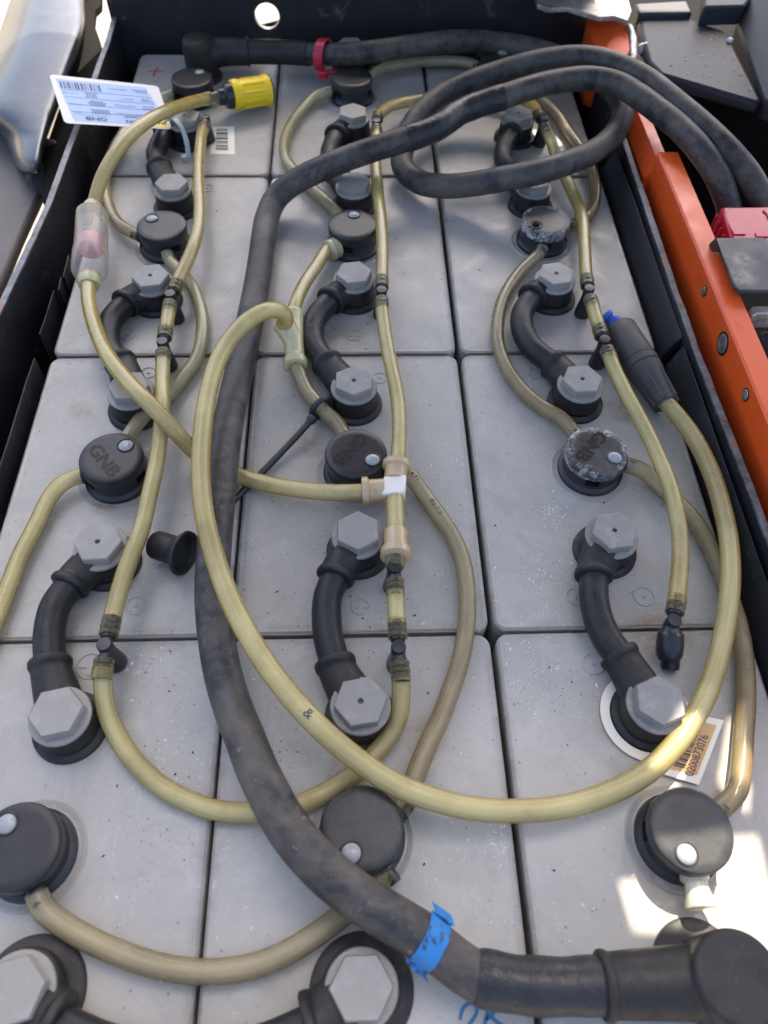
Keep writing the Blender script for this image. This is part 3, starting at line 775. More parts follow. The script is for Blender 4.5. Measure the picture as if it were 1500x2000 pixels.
e1 = S_((2, 2), (1245, 905)); e2 = S_((2, 3), (1440, 1560))
hose('water_hose', 'brownish hose passing low under the big loop down the right side', [e1, P(1257, 920, 7), P(1290, 951, 5), P(1325, 983, 5), P(1352, 1012, 5), P(1385, 1066, 5), P(1405, 1110, 5), P(1425, 1165, 5), P(1445, 1230, 5), P(1455, 1300, 5), P(1457, 1370, 5), P(1453, 1427, 5), P(1449, 1490, 6), P(1440, 1545, 7), e2], r=.0046, mt=M_HOSE3)
# pale plug in the near right valve
e1 = S_((2, 3), (1362, 1742), mt=M_STOP)
c = VPOS[(2, 3)]; d = (P(1362, 1742, 8) - Vector((c.x, c.y, .008))); d.z = 0; d.normalize()
pg = thing('hose_plug', 'pale translucent stopper in the sunlit valve cap', 'plug', e1)
mb = MB(); mb.lathe([(.0056, -.005), (.0060, -.002), (.0046, -.001), (.0050, .003), (.0064, .0070), (.0067, .0085), (.0052, .0090)], Vector((c.x, c.y, .0085)) + d * .0195, d, 22); mb.build('stopper', M_STOP, pg)

# ------------------------------------------------------------------ degassing tees and the hoses between them
def tee(px, z, dir1, dir2, lab, stem=True, stemto=None, dust=.0, end=False):
    """black push-in tee: barbs both ways, round button on top, tapered plug down into the cell"""
    c = P(*px, z); root = thing('hose_tee', lab, 'hose tee', c, 'black degassing tees')
    mb = MB()
    mb.lathe([(.0030, -.0045), (.0036, -.004), (.0036, .0034), (.0032, .0040), (.0012, .0041)], c, (0, 0, 1), 20)
    for d in (dir1, dir2):
        if d is None: continue
        d = Vector(d).normalized()
        mb.lathe([(.0026, 0), (.0026, .0044), (.0035, .0046), (.0035, .0060)], c, d, 18)
    mb.build('tee_body', M_BLACK, root)
    for d in (dir1, dir2):
        if d is None: continue
        d = Vector(d).normalized()
        q = MB(); q.lathe([(.0030, .0055), (.0042, .0062), (.0043, .0080), (.0036, .0086), (.0043, .0096), (.0043, .0106), (.0036, .0112), (.0043, .0122), (.0043, .0145), (.0036, .0150)], c, d, 20)
        q.build('barb', M_BLACK, root)
    if stem:
        t_ = Vector(stemto) if stemto else Vector((c.x, c.y, 0)); ax = (c - t_); L_ = ax.length
        q = MB(); q.lathe([(.0050, 0), (.0054, .0008), (.0053, .003), (.0036, L_ * .75), (.0034, L_)], t_, ax, 22); q.build('plug_stem', M_BLACK, root)
    return c
def along(c, to, d=.0065): return c + (to - c).normalized() * d
TZ = 19
SL = .0152
def seg(a, pts, b_): return [along(a, pts[0] if pts else b_, SL)] + pts + [along(b_, pts[-1] if pts else a, SL)]
def hose_end(root, t, to):
    '''clear swollen hose end pushed over the black barb'''
    d = (to - t).normalized(); mb = MB(); q = .0056; r = HR
    mb.lathe([(r * .92, q), (r * 1.07, q + .0004), (r * 1.07, q + .0018), (r * 1.01, q + .0030), (r * 1.09, q + .0042), (r * 1.09, q + .0052), (r * 1.01, q + .0062), (r * 1.08, q + .0074), (r * 1.03, q + .0090), (r, SL + .0004)], t, d, 22, False, False)
    mb.build('hose_end', M_HEND, root)
# left column
tA, tB, tC, tD = P(402, 236, 17), P(334, 581, TZ), P(319, 674, TZ), P(207, 1264, TZ)
hAB = [P(394, 262, 18), P(388, 336, 19), P(390, 410, 20), P(387, 448, 20), P(373, 493, 20), P(351, 541, 19)]
hBC = []
hCD = [P(318, 705, 19), P(317, 739, 20), P(317, 795, 22), P(313, 850, 21), P(305, 907, 20), P(291, 970, 20), P(276, 1035, 20), P(254, 1090, 20), P(235, 1147, 20), P(221, 1199, 19)]
hDE = [P(202, 1300, 18), P(201, 1336, 14), P(208, 1389, 9), P(229, 1438, 6), P(262, 1486, 5), P(310, 1532, 5), P(355, 1558, 5), P(411, 1580, 5), P(459, 1587, 5), P(520, 1584, 5), P(592, 1569, 5), P(648, 1541, 5), P(704, 1501, 5), P(745, 1458, 6), P(772, 1420, 9), P(783, 1375, 13), P(783, 1325, 17)]
tM1, tM2, tM3, tM4 = P(735, 243, TZ), P(745, 574, TZ), P(770, 1113, TZ), P(778, 1269, TZ)
hM0 = [P(738, 228, 19), P(750, 215, 18), P(775, 203, 15), P(816, 196, 12), P(880, 190, 10), P(950, 188, 10), P(1005, 192, 13), P(1040, 206, 17)]
hM1 = [P(736, 262, 19), P(734, 321, 18), P(738, 373, 18), P(745, 440, 18), P(747, 485, 19), P(746, 545, 19)]
hM2 = [P(746, 604, 19), P(752, 649, 18), P(761, 701, 17), P(773, 757, 17), P(779, 798, 17), P(780, 851, 18)]
tR1, tR2, tR3, tR4 = P(1061, 239, TZ), P(1149, 571, TZ), P(1179, 670, TZ), P(1313, 1217, 18)
hR1 = [P(1068, 258, 18), P(1078, 280, 15), P(1089, 317, 12), P(1108, 355, 11), P(1127, 396, 13), P(1138, 429, 16), P(1142, 485, 18), P(1144, 530, 19)]
hR2 = [P(1189, 692, 19), P(1198, 716, 19), P(1221, 765, 19), P(1247, 813, 19), P(1272, 862, 19), P(1292, 907, 19), P(1307, 944, 19), P(1318, 985, 19), P(1327, 1035, 18), P(1329, 1091, 18), P(1325, 1139, 18), P(1320, 1185, 18)]
tee((402, 236), 17, hAB[0] - tA, None, 'black elbow of the hose end beside the far left barcode sticker')
tee((334, 581), TZ, hAB[-1] - tB, tC - tB, 'upper black hose tee of the pair in the left column')
tee((319, 674), TZ, tB - tC, hCD[0] - tC, 'lower black hose tee of the pair in the left column')
tee((207, 1264), TZ, hCD[-1] - tD, hDE[0] - tD, 'black hose tee on the seam beside the left link')
tee((735, 243), TZ, hM0[0] - tM1, hM1[0] - tM1, 'black hose tee beside a grey cap under the thick far cable')
tee((745, 574), TZ, hM1[-1] - tM2, hM2[0] - tM2, 'black hose tee to the right of the grey cap above the hose fork')
tee((770, 1113), TZ, P(772, 1085, 19) - tM3, tM4 - tM3, 'black hose tee directly below the ivory fittings')
tee((778, 1269), TZ, tM3 - tM4, hDE[-1] - tM4, 'dusty black hose tee on the near seam of the middle column')
tee((1061, 239), TZ, hM0[-1] - tR1, hR1[0] - tR1, 'black hose tee beside the grey cap inside the far right cable loop')
tee((1149, 571), TZ, hR1[-1] - tR2, tR3 - tR2, 'frosted black hose tee above the blue nozzle')
tee((1179, 670), TZ, tR2 - tR3, hR2[0] - tR3, 'black hose tee touching the grey coupling')
c_ = tee((1313, 1217), 18, hR2[-1] - tR4, None, 'black hose end with its plug hanging loose above the white ring label', stem=False)
le = [o for o in bpy.data.objects if o.name.startswith('hose_tee')][-1]
mb = MB(); a_ = c_ + Vector((0, 0, -.001)); e_ = P(1306, 1290, 6); d_ = (e_ - a_); Ln = d_.length
mb.lathe([(.0036, 0), (.0045, .003), (.0062, .0045), (.0066, .010), (.0064, Ln - .003), (.0050, Ln), (.003, Ln + .0006)], a_, d_, 24)
mb.lathe([(.0045, Ln - .002), (.0045, Ln + .003), (.0032, Ln + .0036)], a_ + Vector((.0015, 0, -.002)), d_, 18)
mb.build('loose_plug', M_BLACK, le)
for lab, a, pts, b_, mt in (
        ('yellow hose from the far left elbow down to a black tee in the left column', tA, hAB, tB, M_HOSE),
        ('short yellow hose stub between two black tees in the left column', tB, hBC, tC, M_HOSE),
        ('long yellow hose running down the left column to the seam tee', tC, hCD, tD, M_HOSE),
        ('yellow hose sweeping from the left seam tee under the thick cable to the middle tee', tD, hDE, tM4, M_HOSE),
        ('yellow hose crossing under both cables between the far tees', tM1, hM0, tR1, M_HOSE),
        ('yellow hose running down the middle column below the thick cable', tM1, hM1, tM2, M_HOSE),
        ('short yellow hose stub under the ivory fittings between two tees', tM3, [], tM4, M_HOSE),
        ('yellow hose dropping from the far right tee under the cable loop', tR1, hR1, tR2, M_HOSE),
        ('short yellow hose stub beside the blue nozzle', tR2, [], tR3, M_HOSE),
        ('long yellow hose down the right column ending in a loose black plug', tR3, hR2, tR4, M_HOSE)):
    h_ = hose('water_hose', lab, seg(a, pts, b_) if pts else [along(a, b_, SL * .85), a.lerp(b_, .5), along(b_, a, SL * .85)], mt=mt)
    hose_end(h_, a, pts[0] if pts else b_); hose_end(h_, b_, pts[-1] if pts else a)

# ivory tee with amber sockets
tT = P(770, 955, 17)
root = thing('ivory_tee', 'ivory plastic hose tee with three amber sockets beside the glossy lettered cap', 'hose tee', tT)
tl_ = P(706, 959, 16); tu_ = P(775, 902, 19); tdn = P(773, 1040, 18)
mb = MB(); dx = (tT - tl_).normalized(); dy = (tu_ - tT).normalized(); Mx = Matrix((dx, dy, dx.cross(dy))).transposed()
mb.box(tT, (.0125, .0115, .0105), M=Mx); mb.build('tee_block', M_IVORY, root, bevel=.0012)
def socket(a, e, name='socket', mt=M_AMBER, parent=root, r=.0062, flare=.0078):
    q = MB(); L_ = (e - a).length
    q.lathe([(r, 0), (r, L_ * .62), (flare, L_ * .70), (flare, L_ * .95), (r * .8, L_)], a, e - a, 26); return q.build(name, mt, parent)
socket(tT + (tl_ - tT).normalized() * .0055, tl_); socket(tT + (tu_ - tT).normalized() * .0055, tu_)
h_ = hose('water_hose', 'yellow hose running down into the ivory tee from the middle column tee', [along(tM2, hM2[0], SL)] + hM2 + [P(777, 900, 19)]); hose_end(h_, tM2, hM2[0])
s0 = P(773, 1040, 18); s1 = P(773, 1090, 19)
hose('water_hose', 'short waisted hose piece hanging below the ivory tee', [P(771, 974, 17), P(772, 1000, 17.5), P(773, 1030, 18), P(773, 1046, 18)], r=.0050)
cp_ = thing('hose_joiner', 'amber plastic hose joiner with a frayed collar under the ivory tee', 'hose joiner', s0)
socket(s0, s1, 'joiner_sleeve', M_AMBER, cp_, .0063, .0080)
mb = MB(); mb.lathe([(.0050, 0), (.0052, .004), (.0046, .0055)], s1, P(771, 1107, 19) - s1, 20); mb.build('barb_end', M_HOSE3, cp_)

# pale fork (Y) and its hoses
yT, yL, yB = P(572, 612, 15), P(551, 630, 19), P(577, 716, 11)
root = thing('hose_fork', 'pale translucent Y shaped hose fork beside the middle column link', 'hose fork', yT)
yM = P(574, 672, 13)
mb = MB()
mb.tube(spline([yM, yT], .001), lambda t: .0062 + .0006 * t, 24)
mb.tube(spline([yM, P(562, 645, 17), yL], .001), lambda t: .0058 + .0014 * t, 24)
mb.tube(spline([yM, yB], .001), lambda t: .0062 if t < .7 else .0076, 24)
mb.lathe([(.0060, 0), (.0074, .001), (.0074, .0050), (.006, .0056)], yB, yM - yB, 24)
mb.lathe([(.0060, -.001), (.0070, 0), (.0070, .0030), (.006, .0036)], yT, yM - yT, 24)
fuse(mb, 'fork_body', M_PALE, root, .0007, 3)
e1 = S_((1, 1), (640, 490), mt=M_PALE)
q = MB(); d = (P(640, 490, 9) - e1); d.z = 0; q.lathe([(.0050, -.003), (.0072, -.002), (.0075, .001), (.0064, .0018), (.0075, .0028), (.0075, .005), (.0058, .006)], e1, d, 26)
rf = thing('ringed_fitting', 'pale ringed hose fitting on the lower left of a middle column valve cap', 'hose fitting', e1); q.build('fitting_ring', M_PALE, rf)
hose('water_hose', 'yellow hose from the ringed fitting down to the pale fork', [e1, P(644, 484, 9), P(618, 520, 11), P(594, 556, 13), P(579, 589, 15), yT])
e2 = S_((1, 2), (668, 838), mt=M_PALE)
hose('water_hose', 'hose from the pale fork through the black strap to the glossy lettered cap', [yB, P(583, 728, 10), P(598, 762, 9), P(618, 787, 9), P(640, 810, 9), P(658, 826, 9), e2], r=.0047, mt=M_HOSE3)

# the big loop of thicker hose
loop_pts = [P(554, 634, 21), P(560, 622, 28), P(548, 608, 36), P(522, 606, 42), P(490, 622, 44), P(455, 656, 44), P(425, 706, 43), P(404, 780, 42), P(395, 850, 41), P(392, 930, 40), P(400, 1010, 39), P(420, 1090, 38), P(445, 1160, 38), P(480, 1232, 37), P(530, 1312, 34), P(603, 1400, 30), P(690, 1478, 26), P(780, 1536, 23), P(850, 1562, 20), P(930, 1580, 16), P(1010, 1584, 14), P(1100, 1576, 14), P(1190, 1549, 13), P(1268, 1505, 13), P(1330, 1440, 14), P(1382, 1350, 14), P(1411, 1250, 14), P(1426, 1150, 17), P(1424, 1060, 15), P(1409, 985, 14), P(1386, 915, 13), P(1352, 850, 13), P(1318, 806, 13), P(1300, 786, 13)]
hose('thick_hose', 'thick yellowed hose in a big loop over the cable and down to the grey coupling', loop_pts, r=.0050, mt=M_HOSE, n=26, print_=[('&', .42, .0042)])

# hose from the yellow coupling over the tag to the float indicator, then on to the ivory tee
hose('water_hose', 'arched yellow hose over the paper tag from the yellow coupling to the float indicator', [P(402, 194, 18), P(388, 196, 22), P(336, 213, 36), P(291, 235, 44), P(254, 265, 46), P(224, 302, 44), P(199, 347, 37), P(184, 396, 28)], r=.0047)
hose('water_hose', 'yellow hose diving under the thick cable from the float indicator to the ivory tee', [P(172, 545, 20), P(174, 590, 22), P(188, 645, 27), P(214, 700, 33), P(254, 750, 35), P(300, 797, 34), P(343, 843, 25), P(378, 880, 10), P(415, 905, 6), P(460, 927, 6), P(520, 945, 7), P(600, 958, 11), P(660, 962, 14), P(708, 961, 16)], r=.0047)
# float indicator
a, e = P(181, 404, 27), P(174, 550, 20); ax = (e - a); Ln = ax.length
fi = thing('float_indicator', 'clear plastic flow indicator cylinder with a red float in the yellow hose', 'flow indicator', a)
mb = MB(); mb.lathe([(.0058, 0), (.0068, .002), (.0068, .0045), (.0085, .006), (.0108, .0085), (.0110, Ln * .60), (.0117, Ln * .64), (.0117, Ln - .010), (.0100, Ln - .006), (.0078, Ln - .004), (.0074, Ln)], a, ax, 36); mb.build('clear_shell', M_CLEAR, fi)
mb = MB(); mb.lathe([(.0080, Ln * .45), (.0084, Ln * .46), (.0084, Ln * .58), (.0080, Ln * .59)], a, ax, 24); M_PINK = mat('float_pink', (.62, .22, .29), .4, .4)
mb.build('float_red', M_PINK, fi)
mb = MB(); mb.lathe([(.0084, Ln * .22), (.0088, Ln * .24), (.0088, Ln * .36), (.0084, Ln * .38)], a, ax, 24); mb.lathe([(.0082, Ln * .40), (.0086, Ln * .41), (.0086, Ln * .43)], a, ax, 24); mb.build('inner_cage', M_CLEAR, fi)
mb = MB(); mb.lathe([(.0055, -.002), (.0064, 0), (.0064, .003)], a, ax, 24); mb.lathe([(.0074, Ln - .004), (.0078, Ln), (.0066, Ln + .004)], a, ax, 24); mb.build('neck', M_PALE, fi)

# yellow coupling
a, e = P(398, 194, 18), P(530, 175, 14); ax = (e - a); Ln = ax.length
yc = thing('yellow_coupling', 'yellow push coupling with black rings lying on the far left cell', 'hose coupling', a)
mb = MB(); mb.lathe([(.0050, 0), (.0054, .002), (.0054, .006), (.0046, .0065), (.0046, .010), (.0054, .0105), (.0054, .013)], a, ax, 24); mb.build('hose_socket', M_HOSE3, yc)
mb = MB(); mb.lathe([(.0058, .012), (.0066, .013), (.0066, .017), (.0072, .0175), (.0094, .0185), (.0100, .0205), (.0100, .0245), (.0086, .0255)], a, ax, 30); mb.build('black_collar', M_BLACK, yc)
mb = MB(); z0, z1 = .0235, Ln - .002
prof = [(.0090, z0), (.0112, z0 + .001), (.0118, z0 + .003), (.0118, z0 + .006), (.0110, z0 + .008), (.0109, z0 + .012), (.0114, z0 + .014), (.0109, z0 + .016), (.0112, z1 - .006), (.0122, z1 - .004), (.0122, z1 - .001), (.0112, z1)]
mb.lathe(prof, a, ax, 40)
axn = ax.normalized(); xx = axn.orthogonal().normalized(); yy = axn.cross(xx)
for k in range(10):
    an = k * math.pi / 5; rd = xx * math.cos(an) + yy * math.sin(an); td = axn.cross(rd); p0 = a + axn * (z0 + .009) + rd * .0106
    mb.prism([p0 - td * .0012, p0 + td * .0012, p0 + td * .0009 + rd * .0011, p0 - td * .0009 + rd * .0011], axn * (z1 - z0 - .015))
mb.build('yellow_sleeve', M_YEL, yc, bevel=.0004)
mb = MB(); mb.lathe([(.0114, z1 - .001), (.0116, z1 + .0008), (.0106, z1 + .0014)], a, ax, 36); mb.build('end_ring', M_BLACK, yc)

# grey coupling with blue nozzle
a, e = P(1207, 640, 13), P(1302, 790, 12); ax = (e - a); Ln = ax.length
gc = thing('grey_coupling', 'grey brown hose coupling with a blue nozzle lying along the right tray wall', 'hose coupling', a)
mb = MB(); mb.lathe([(0.00672, .001), (0.00986, .0015), (0.01053, .003), (0.01086, Ln * .44), (0.01086, Ln * .46), (0.01019, Ln * .465)], a, ax, 40); mb.build('sleeve', M_GREY, gc)
mb = MB(); mb.lathe([(0.01008, Ln * .463), (0.01098, Ln * .468), (0.01098, Ln * .54), (0.01030, Ln * .548)], a, ax, 40); mb.build('lock_ring', M_GREY, gc)
mb = MB(); mb.lathe([(0.00986, Ln * .548), (0.01064, Ln * .556), (0.01030, Ln * .63), (0.00918, Ln * .68), (0.00717, Ln * .98), (0.00672, Ln)], a, ax, 36)
axn = ax.normalized(); xx = axn.orthogonal().normalized(); yy = axn.cross(xx)
for k in range(6):
    an = k * math.pi / 3 + .3; rd = xx * math.cos(an) + yy * math.sin(an); td = axn.cross(rd)
    p0 = a + axn * Ln * .66 + rd * .0090; p1 = a + axn * Ln * .99 + rd * .0076
    mb.prism([p0 - td * .0008 + rd * .0010, p0 + td * .0008 + rd * .0010, p0 + td * .0008 - rd * .003, p0 - td * .0008 - rd * .003], p1 - p0)
mb.build('ribbed_cone', M_GREY, gc)
q0 = P(1180, 614, 17); d = (a - q0); Ld = d.length
mb = MB(); mb.lathe([(.0042, 0), (.0049, .0008), (.0049, .0034), (.0034, .0042), (.0034, .0054), (.0052, .0062), (.0057, .0078), (.0057, Ld + .002)], q0, d, 20); mb.build('blue_nozzle', M_BLUE, gc)

# black strap round a hose
rc_ = P(628, 797, 10); hd = (P(640, 810, 9) - P(618, 787, 9)).normalized()
bs = thing('rubber_strap', 'thin black rubber strap looped round a hose and running under the thick cable', 'strap', rc_)
mb = MB(); side = hd.cross(Vector((0, 0, 1))).normalized()
ring = [rc_ + (side * math.cos(t) + Vector((0, 0, 1)) * math.sin(t)) * .0068 for t in [2 * math.pi * k / 28 for k in range(29)]]
mb.tube(ring, .0019, 10, False); mb.build('loop', M_BLACK, bs)
mb = MB(); mb.tube(spline([P(612, 815, 10), P(596, 834, 8), P(560, 873, 5), P(510, 925, 3), P(455, 978, 3), P(425, 1005, 3)], .002), lambda t: .0030 if t < .06 else .0019, 12); mb.build('tail', M_BLACK, bs)
# loose plug
a, e = P(298, 1062, 8.5), P(358, 1080, 11.5); ax = e - a; Ln = ax.length
lp = thing('loose_cap', 'loose black flared rubber plug lying on its side on the left column cell', 'plug', a)
mb = MB(); mb.lathe([(.0040, 0), (.0066, .0008), (.0076, .0026), (.0076, Ln * .66), (.0084, Ln * .80), (.0112, Ln * .95), (.0120, Ln), (.0118, Ln + .0012), (.0102, Ln + .0014), (.0092, Ln - .002)], a, ax, 34); mb.build('plug_body', M_SEAL, lp)

# ------------------------------------------------------------------ power cables
CR = .0088
neg = spline([P(940, 1912, 17), P(905, 1893, 18), P(872, 1866, 20), P(835, 1836, 22), P(777, 1800, 25), P(717, 1764, 28), P(659, 1722, 31), P(604, 1669, 32), P(558, 1610, 31), P(525, 1550, 28), P(499, 1496, 24), P(478, 1440, 21), P(455, 1382, 19), P(435, 1315, 18), P(422, 1240, 17), P(415, 1170, 18), P(416, 1109, 20), P(420, 1045, 21), P(428, 963, 21), P(437, 880, 20), P(452, 795, 16), P(473, 701, 12), P(492, 608, 10), P(506, 530, 9.5), P(514, 470, 10), P(521, 428, 11), P(540, 385, 15), P(575, 356, 22), P(629, 329, 30), P(704, 300, 36), P(779, 276, 41), P(833, 259, 43), P(866, 243, 44), P(893, 222, 44), P(935, 204, 46), P(984, 189, 50), P(1035, 172, 53), P(1089, 159, 54), P(1149, 153, 54), P(1201, 162, 54), P(1246, 187, 53), P(1287, 217, 52), P(1332, 254, 50), P(1369, 295, 47), P(1397, 336, 39), P(1414, 374, 29), P(1424, 408, 19), P(1430, 440, 12)], .003)
def power(name, label, pts, r):
    root = thing(name, label, 'power cable', pts[0], 'thick battery power cables')
    mb = MB(); mb.tube(pts, lambda t: r, 30); mb.build('cable_jacket', M_CABLE, root); return root
nc = power('power_cable', 'thick dusty black cable crossing the cells from the near right terminal, with blue tape', neg, CR)
def wrap(parent, pts, i0, i1, r, mt=M_TAPE, name='tape_wrap', ridges=True):
    mb = MB(); sub = pts[i0:i1]
    mb.tube(sub, lambda t: r + (.00016 * math.sin(t * 9 * math.pi) if ridges else 0), 30); return mb.build(name, mt, parent)
def near(pts, px, z):
    p = P(*px, z); return min(range(len(pts)), key=lambda i: (pts[i] - p).length)
wrap(nc, neg, near(neg, (795, 272), 41), near(neg, (992, 187), 50), CR + .0005)
# terminal boot, near right
T = P(1436, 1912, 27)
cen = Vector((T.x, T.y, 0)); k0 = P(1182, 1925, 17); kd = (k0 - Vector((T.x, T.y, k0.z))).normalized()
tapept = [P(1176, 1924, 17), P(1120, 1926, 17), P(1060, 1926, 17), P(1000, 1921, 17), P(930, 1907, 17.5)]
wrap_pts = spline(tapept, .002)
mb = MB(); mb.tube(wrap_pts, lambda t: .0100 + .00025 * math.sin(t * 16) - .0006 * (t > .96), 32); mb.build('tape_wrap', M_TAPE, nc)
mb = MB()
mb.lathe([(.0150, .001), (.0163, .004), (.0166, .0285), (.0163, .0302), (.0152, .0312), (.006, .0314)], cen, n=56)
mb.tube(spline([Vector((T.x, T.y, .0165)), k0], .002), lambda t: .0136 - .0025 * t, 34, True, .95)
mb.lathe([(.0112, -.002), (.0122, -.0012), (.0124, .0010), (.0114, .0020)], k0, kd, 34)
fuse(mb, 'terminal_boot', M_BOOT, nc, .00070, 2)
post((2, 3), P(1364, 1884, 3))
# blue tape on the cable
bi = near(neg, (836, 1836), 22)
bt = thing('blue_tape', 'scribbled blue tape flag wrapped round the thick cable near the bottom', 'tape', neg[bi])
cd = (neg[bi + 2] - neg[bi - 2]).normalized(); cs = cd.cross(Vector((0, 0, 1))).normalized()
if cs.y < 0: cs = -cs
cc = neg[bi]; cu_ = cs.cross(cd) if cs.cross(cd).z > 0 else cd.cross(cs)
def around(t, r, k=0): return cc + (cs * math.cos(R(t)) + cu_ * math.sin(R(t))) * r + cd * k
def strip(pts, w, th, skew=0):
    '''band as wide as w along the cable'''
    mb = MB(); n_ = len(pts)
    for i_, p in enumerate(pts):
        t = (pts[min(i_ + 1, n_ - 1)] - pts[max(i_ - 1, 0)]).normalized(); nn_ = t.cross(cd).normalized() * th; o_ = cd * skew * (i_ / (n_ - 1) - .5)
        for a_, b_ in ((-1, 0), (1, 0), (1, 1), (-1, 1)): mb.v.append(p + o_ + cd * w * .5 * a_ + nn_ * b_)
    for i_ in range(n_ - 1):
        for k in range(4):
            k2 = (k + 1) % 4; mb.face((4 * i_ + k, 4 * i_ + k2, 4 * i_ + 4 + k2, 4 * i_ + 4 + k))
    mb.face((0, 1, 2, 3)); e_ = 4 * (n_ - 1); mb.face((e_ + 3, e_ + 2, e_ + 1, e_)); return mb
strip(spline([around(t, CR + .0006 + .0004 * math.sin(t * .11)) for t in range(16, 196, 10)], .0008), .0088, .0004, -.0010).build('tape_band', M_BTAPE, bt)
strip(spline([around(26, CR + .0012), around(14, CR + .0016), around(5, CR + .0024), around(0, CR + .0034, .0010)], .0006), .0086, .0004, .001).build('tape_flap', M_BTAPE, bt)
strip(spline([around(178, CR + .0010), around(186, CR + .0012), around(190, CR + .0018, -.0012), around(190, CR + .0026, -.0034)], .0006), .0084, .0004, -.001).build('tape_flap', M_BTAPE, bt)

# positive cable
pos = spline([P(430, 101, 21), P(485, 101, 21), P(560, 102, 21), P(592, 104, 22), P(637, 106, 25), P(689, 105, 29), P(741, 99, 31), P(816, 88, 30), P(891, 80, 27), P(947, 81, 25), P(1003, 88, 24), P(1055, 99, 25), P(1105, 117, 27), P(1160, 148, 30), P(1202, 182, 32), P(1216, 210, 32), P(1213, 238, 32), P(1193, 270, 32), P(1160, 296, 33), P(1108, 318, 35), P(1045, 338, 34), P(984, 349, 29), P(928, 359, 22), P(872, 364, 17), P(827, 359, 14), P(797, 341, 13), P(784, 317, 14), P(788, 288, 18), P(801, 252, 23), P(826, 216, 27), P(868, 184, 30), P(928, 157, 36), P(984, 138, 42), P(1035, 124, 49), P(1085, 115, 54), P(1127, 112, 56), P(1171, 117, 58), P(1216, 132, 58), P(1265, 158, 57), P(1313, 196, 55), P(1369, 243, 52), P(1420, 292, 48), P(1461, 340, 39), P(1482, 378, 29), P(1494, 410, 19), P(1500, 440, 12)], .003)
pc = power('power_cable', 'thick dusty black cable coiling in a loop from the far left terminal', pos, CR)
wrap(pc, pos, 0, near(pos, (612, 105), 23), CR + .0009, M_BOOT, 'shrink_sleeve', False)
T = P(386, 79, 31); k0 = P(484, 101, 21); cen = Vector((T.x, T.y, 0))
mb = MB(); mb.lathe([(.0135, .001), (.0142, .004), (.0140, .028), (.0130, .0325), (.0100, .0340), (.0050, .0343)], cen, n=40)
mb.tube(spline([Vector((T.x, T.y, .0185)), P(430, 101, 20), k0], .002), lambda t: .0128 - .0022 * t, 30)
mb.lathe([(.0108, -.001), (.0116, -.0006), (.0116, .0010), (.0108, .0014)], k0, P(520, 101, 21) - k0, 30)
fuse(mb, 'terminal_boot', M_BOOT, pc, .00095, 3); post((0, 0), cen)
# red clip on the positive cable
i = near(pos, (630, 106), 24); p = pos[i]; d = (pos[i + 1] - pos[i - 1]).normalized()
rc = thing('red_clip', 'red plastic clip ring hung round the far cable', 'clip', p)
mb = MB(); up = Vector((0, 0, 1)); sd = d.cross(up).normalized()
arc = [p + (sd * math.cos(t) + up * math.sin(t)) * (CR + .0016) for t in [R(-60) + R(300) * k / 30 for k in range(31)]]
b_ = MB(); b_.ribbon(arc, .0075, d, .0016)
# ribbon needs its width along the cable axis
mb = MB()
for q0, q1 in zip(arc, arc[1:]):
    n0 = (q0 - p).normalized() * .0018; n1 = (q1 - p).normalized() * .0018
    mb.prism([q0 - d * .0042, q0 + d * .0042, q0 + d * .0042 + n0, q0 - d * .0042 + n0], q1 - q0)
mb.build('clip_ring', M_RED, rc)
mb = MB(); t0 = p - sd * 0 + Vector((0, 0, 0)); fdir = Vector((0, -1, 0))
mb.box(p + fdir * (CR + .004) + Vector((0, 0, -.011)), (.0085, .005, .006), M=None); mb.box(p + fdir * (CR + .003) + Vector((.010, .001, -.010)), (.012, .004, .0035)); mb.build('clip_lug', M_RED, rc, bevel=.0008)

# ------------------------------------------------------------------ paper tag with zip tie
A_, B_, D_ = P(96, 145, 47), P(309, 168, 33), P(126, 240, 38)
nrm = (B_ - A_).cross(D_ - A_).normalized()
def onplane(px, py):
    d = RT * ((px - 750) / FPX) + UP * (-(py - 1000) / FPX) + FWD
    return CAM + d * ((A_ - CAM).dot(nrm) / d.dot(nrm))
c4 = [onplane(96, 145), onplane(309, 168), onplane(336, 252), onplane(126, 240)]
if nrm.z < 0: nrm = -nrm
tg = thing('paper_tag', 'pale blue printed battery tag hanging upside down on the left tray wall', 'label tag', A_)
q = quad_map(c4)
du = (c4[1] - c4[0]).length; dv = (c4[3] - c4[0]).length; rcorner = .0035
outl = []
for (u, v) in rrect(0, du, 0, dv, rcorner, 5): outl.append(q(u / du, v / dv))
mb = MB(); mb.prism([p - nrm * .0004 for p in outl], nrm * .0004); mb.build('tag_card', M_CARDW, tg)
mb = MB(); L1 = nrm * .00012; mb.poly([q(.045, .075) + L1, q(.87, .075) + L1, q(.93, .55) + L1, q(.78, .95) + L1, q(.11, .955) + L1, q(.09, .9) + L1]); mb.build('printed_panel', M_CARD, tg)
mb = MB(); L2 = nrm * .00022
bars(mb, q, .07, .44, .13, .28, 60, L2, 9); mb.build('barcode', M_INK, tg)['kind'] = 'stuff'; mb = MB()
def tagtext(mb, txt, u, v, h, w, bold=0):      # the print stands upside down
    add_text(mb, txt, lambda x, y: q(u - x / du, v + y / dv) + L2, h, bold, w)
tagtext(mb, 'GNB', .305, .885, .0042, .0165, .035)
mb.build('brand_print', M_INK, tg); mb = MB()
tagtext(mb, 'MARATHON', .77, .895, .0040, .031, .03)
mb.build('name_print', M_INK, tg)
mb = MB()
tagtext(mb, 'Classic', .655, .805, .0030, .014, .02)
tagtext(mb, '0200873076', .60, .19, .0020, .014)
tagtext(mb, '5M2517', .66, .40, .0021, .009)
tagtext(mb, '6149779/7050', .62, .555, .0021, .016)
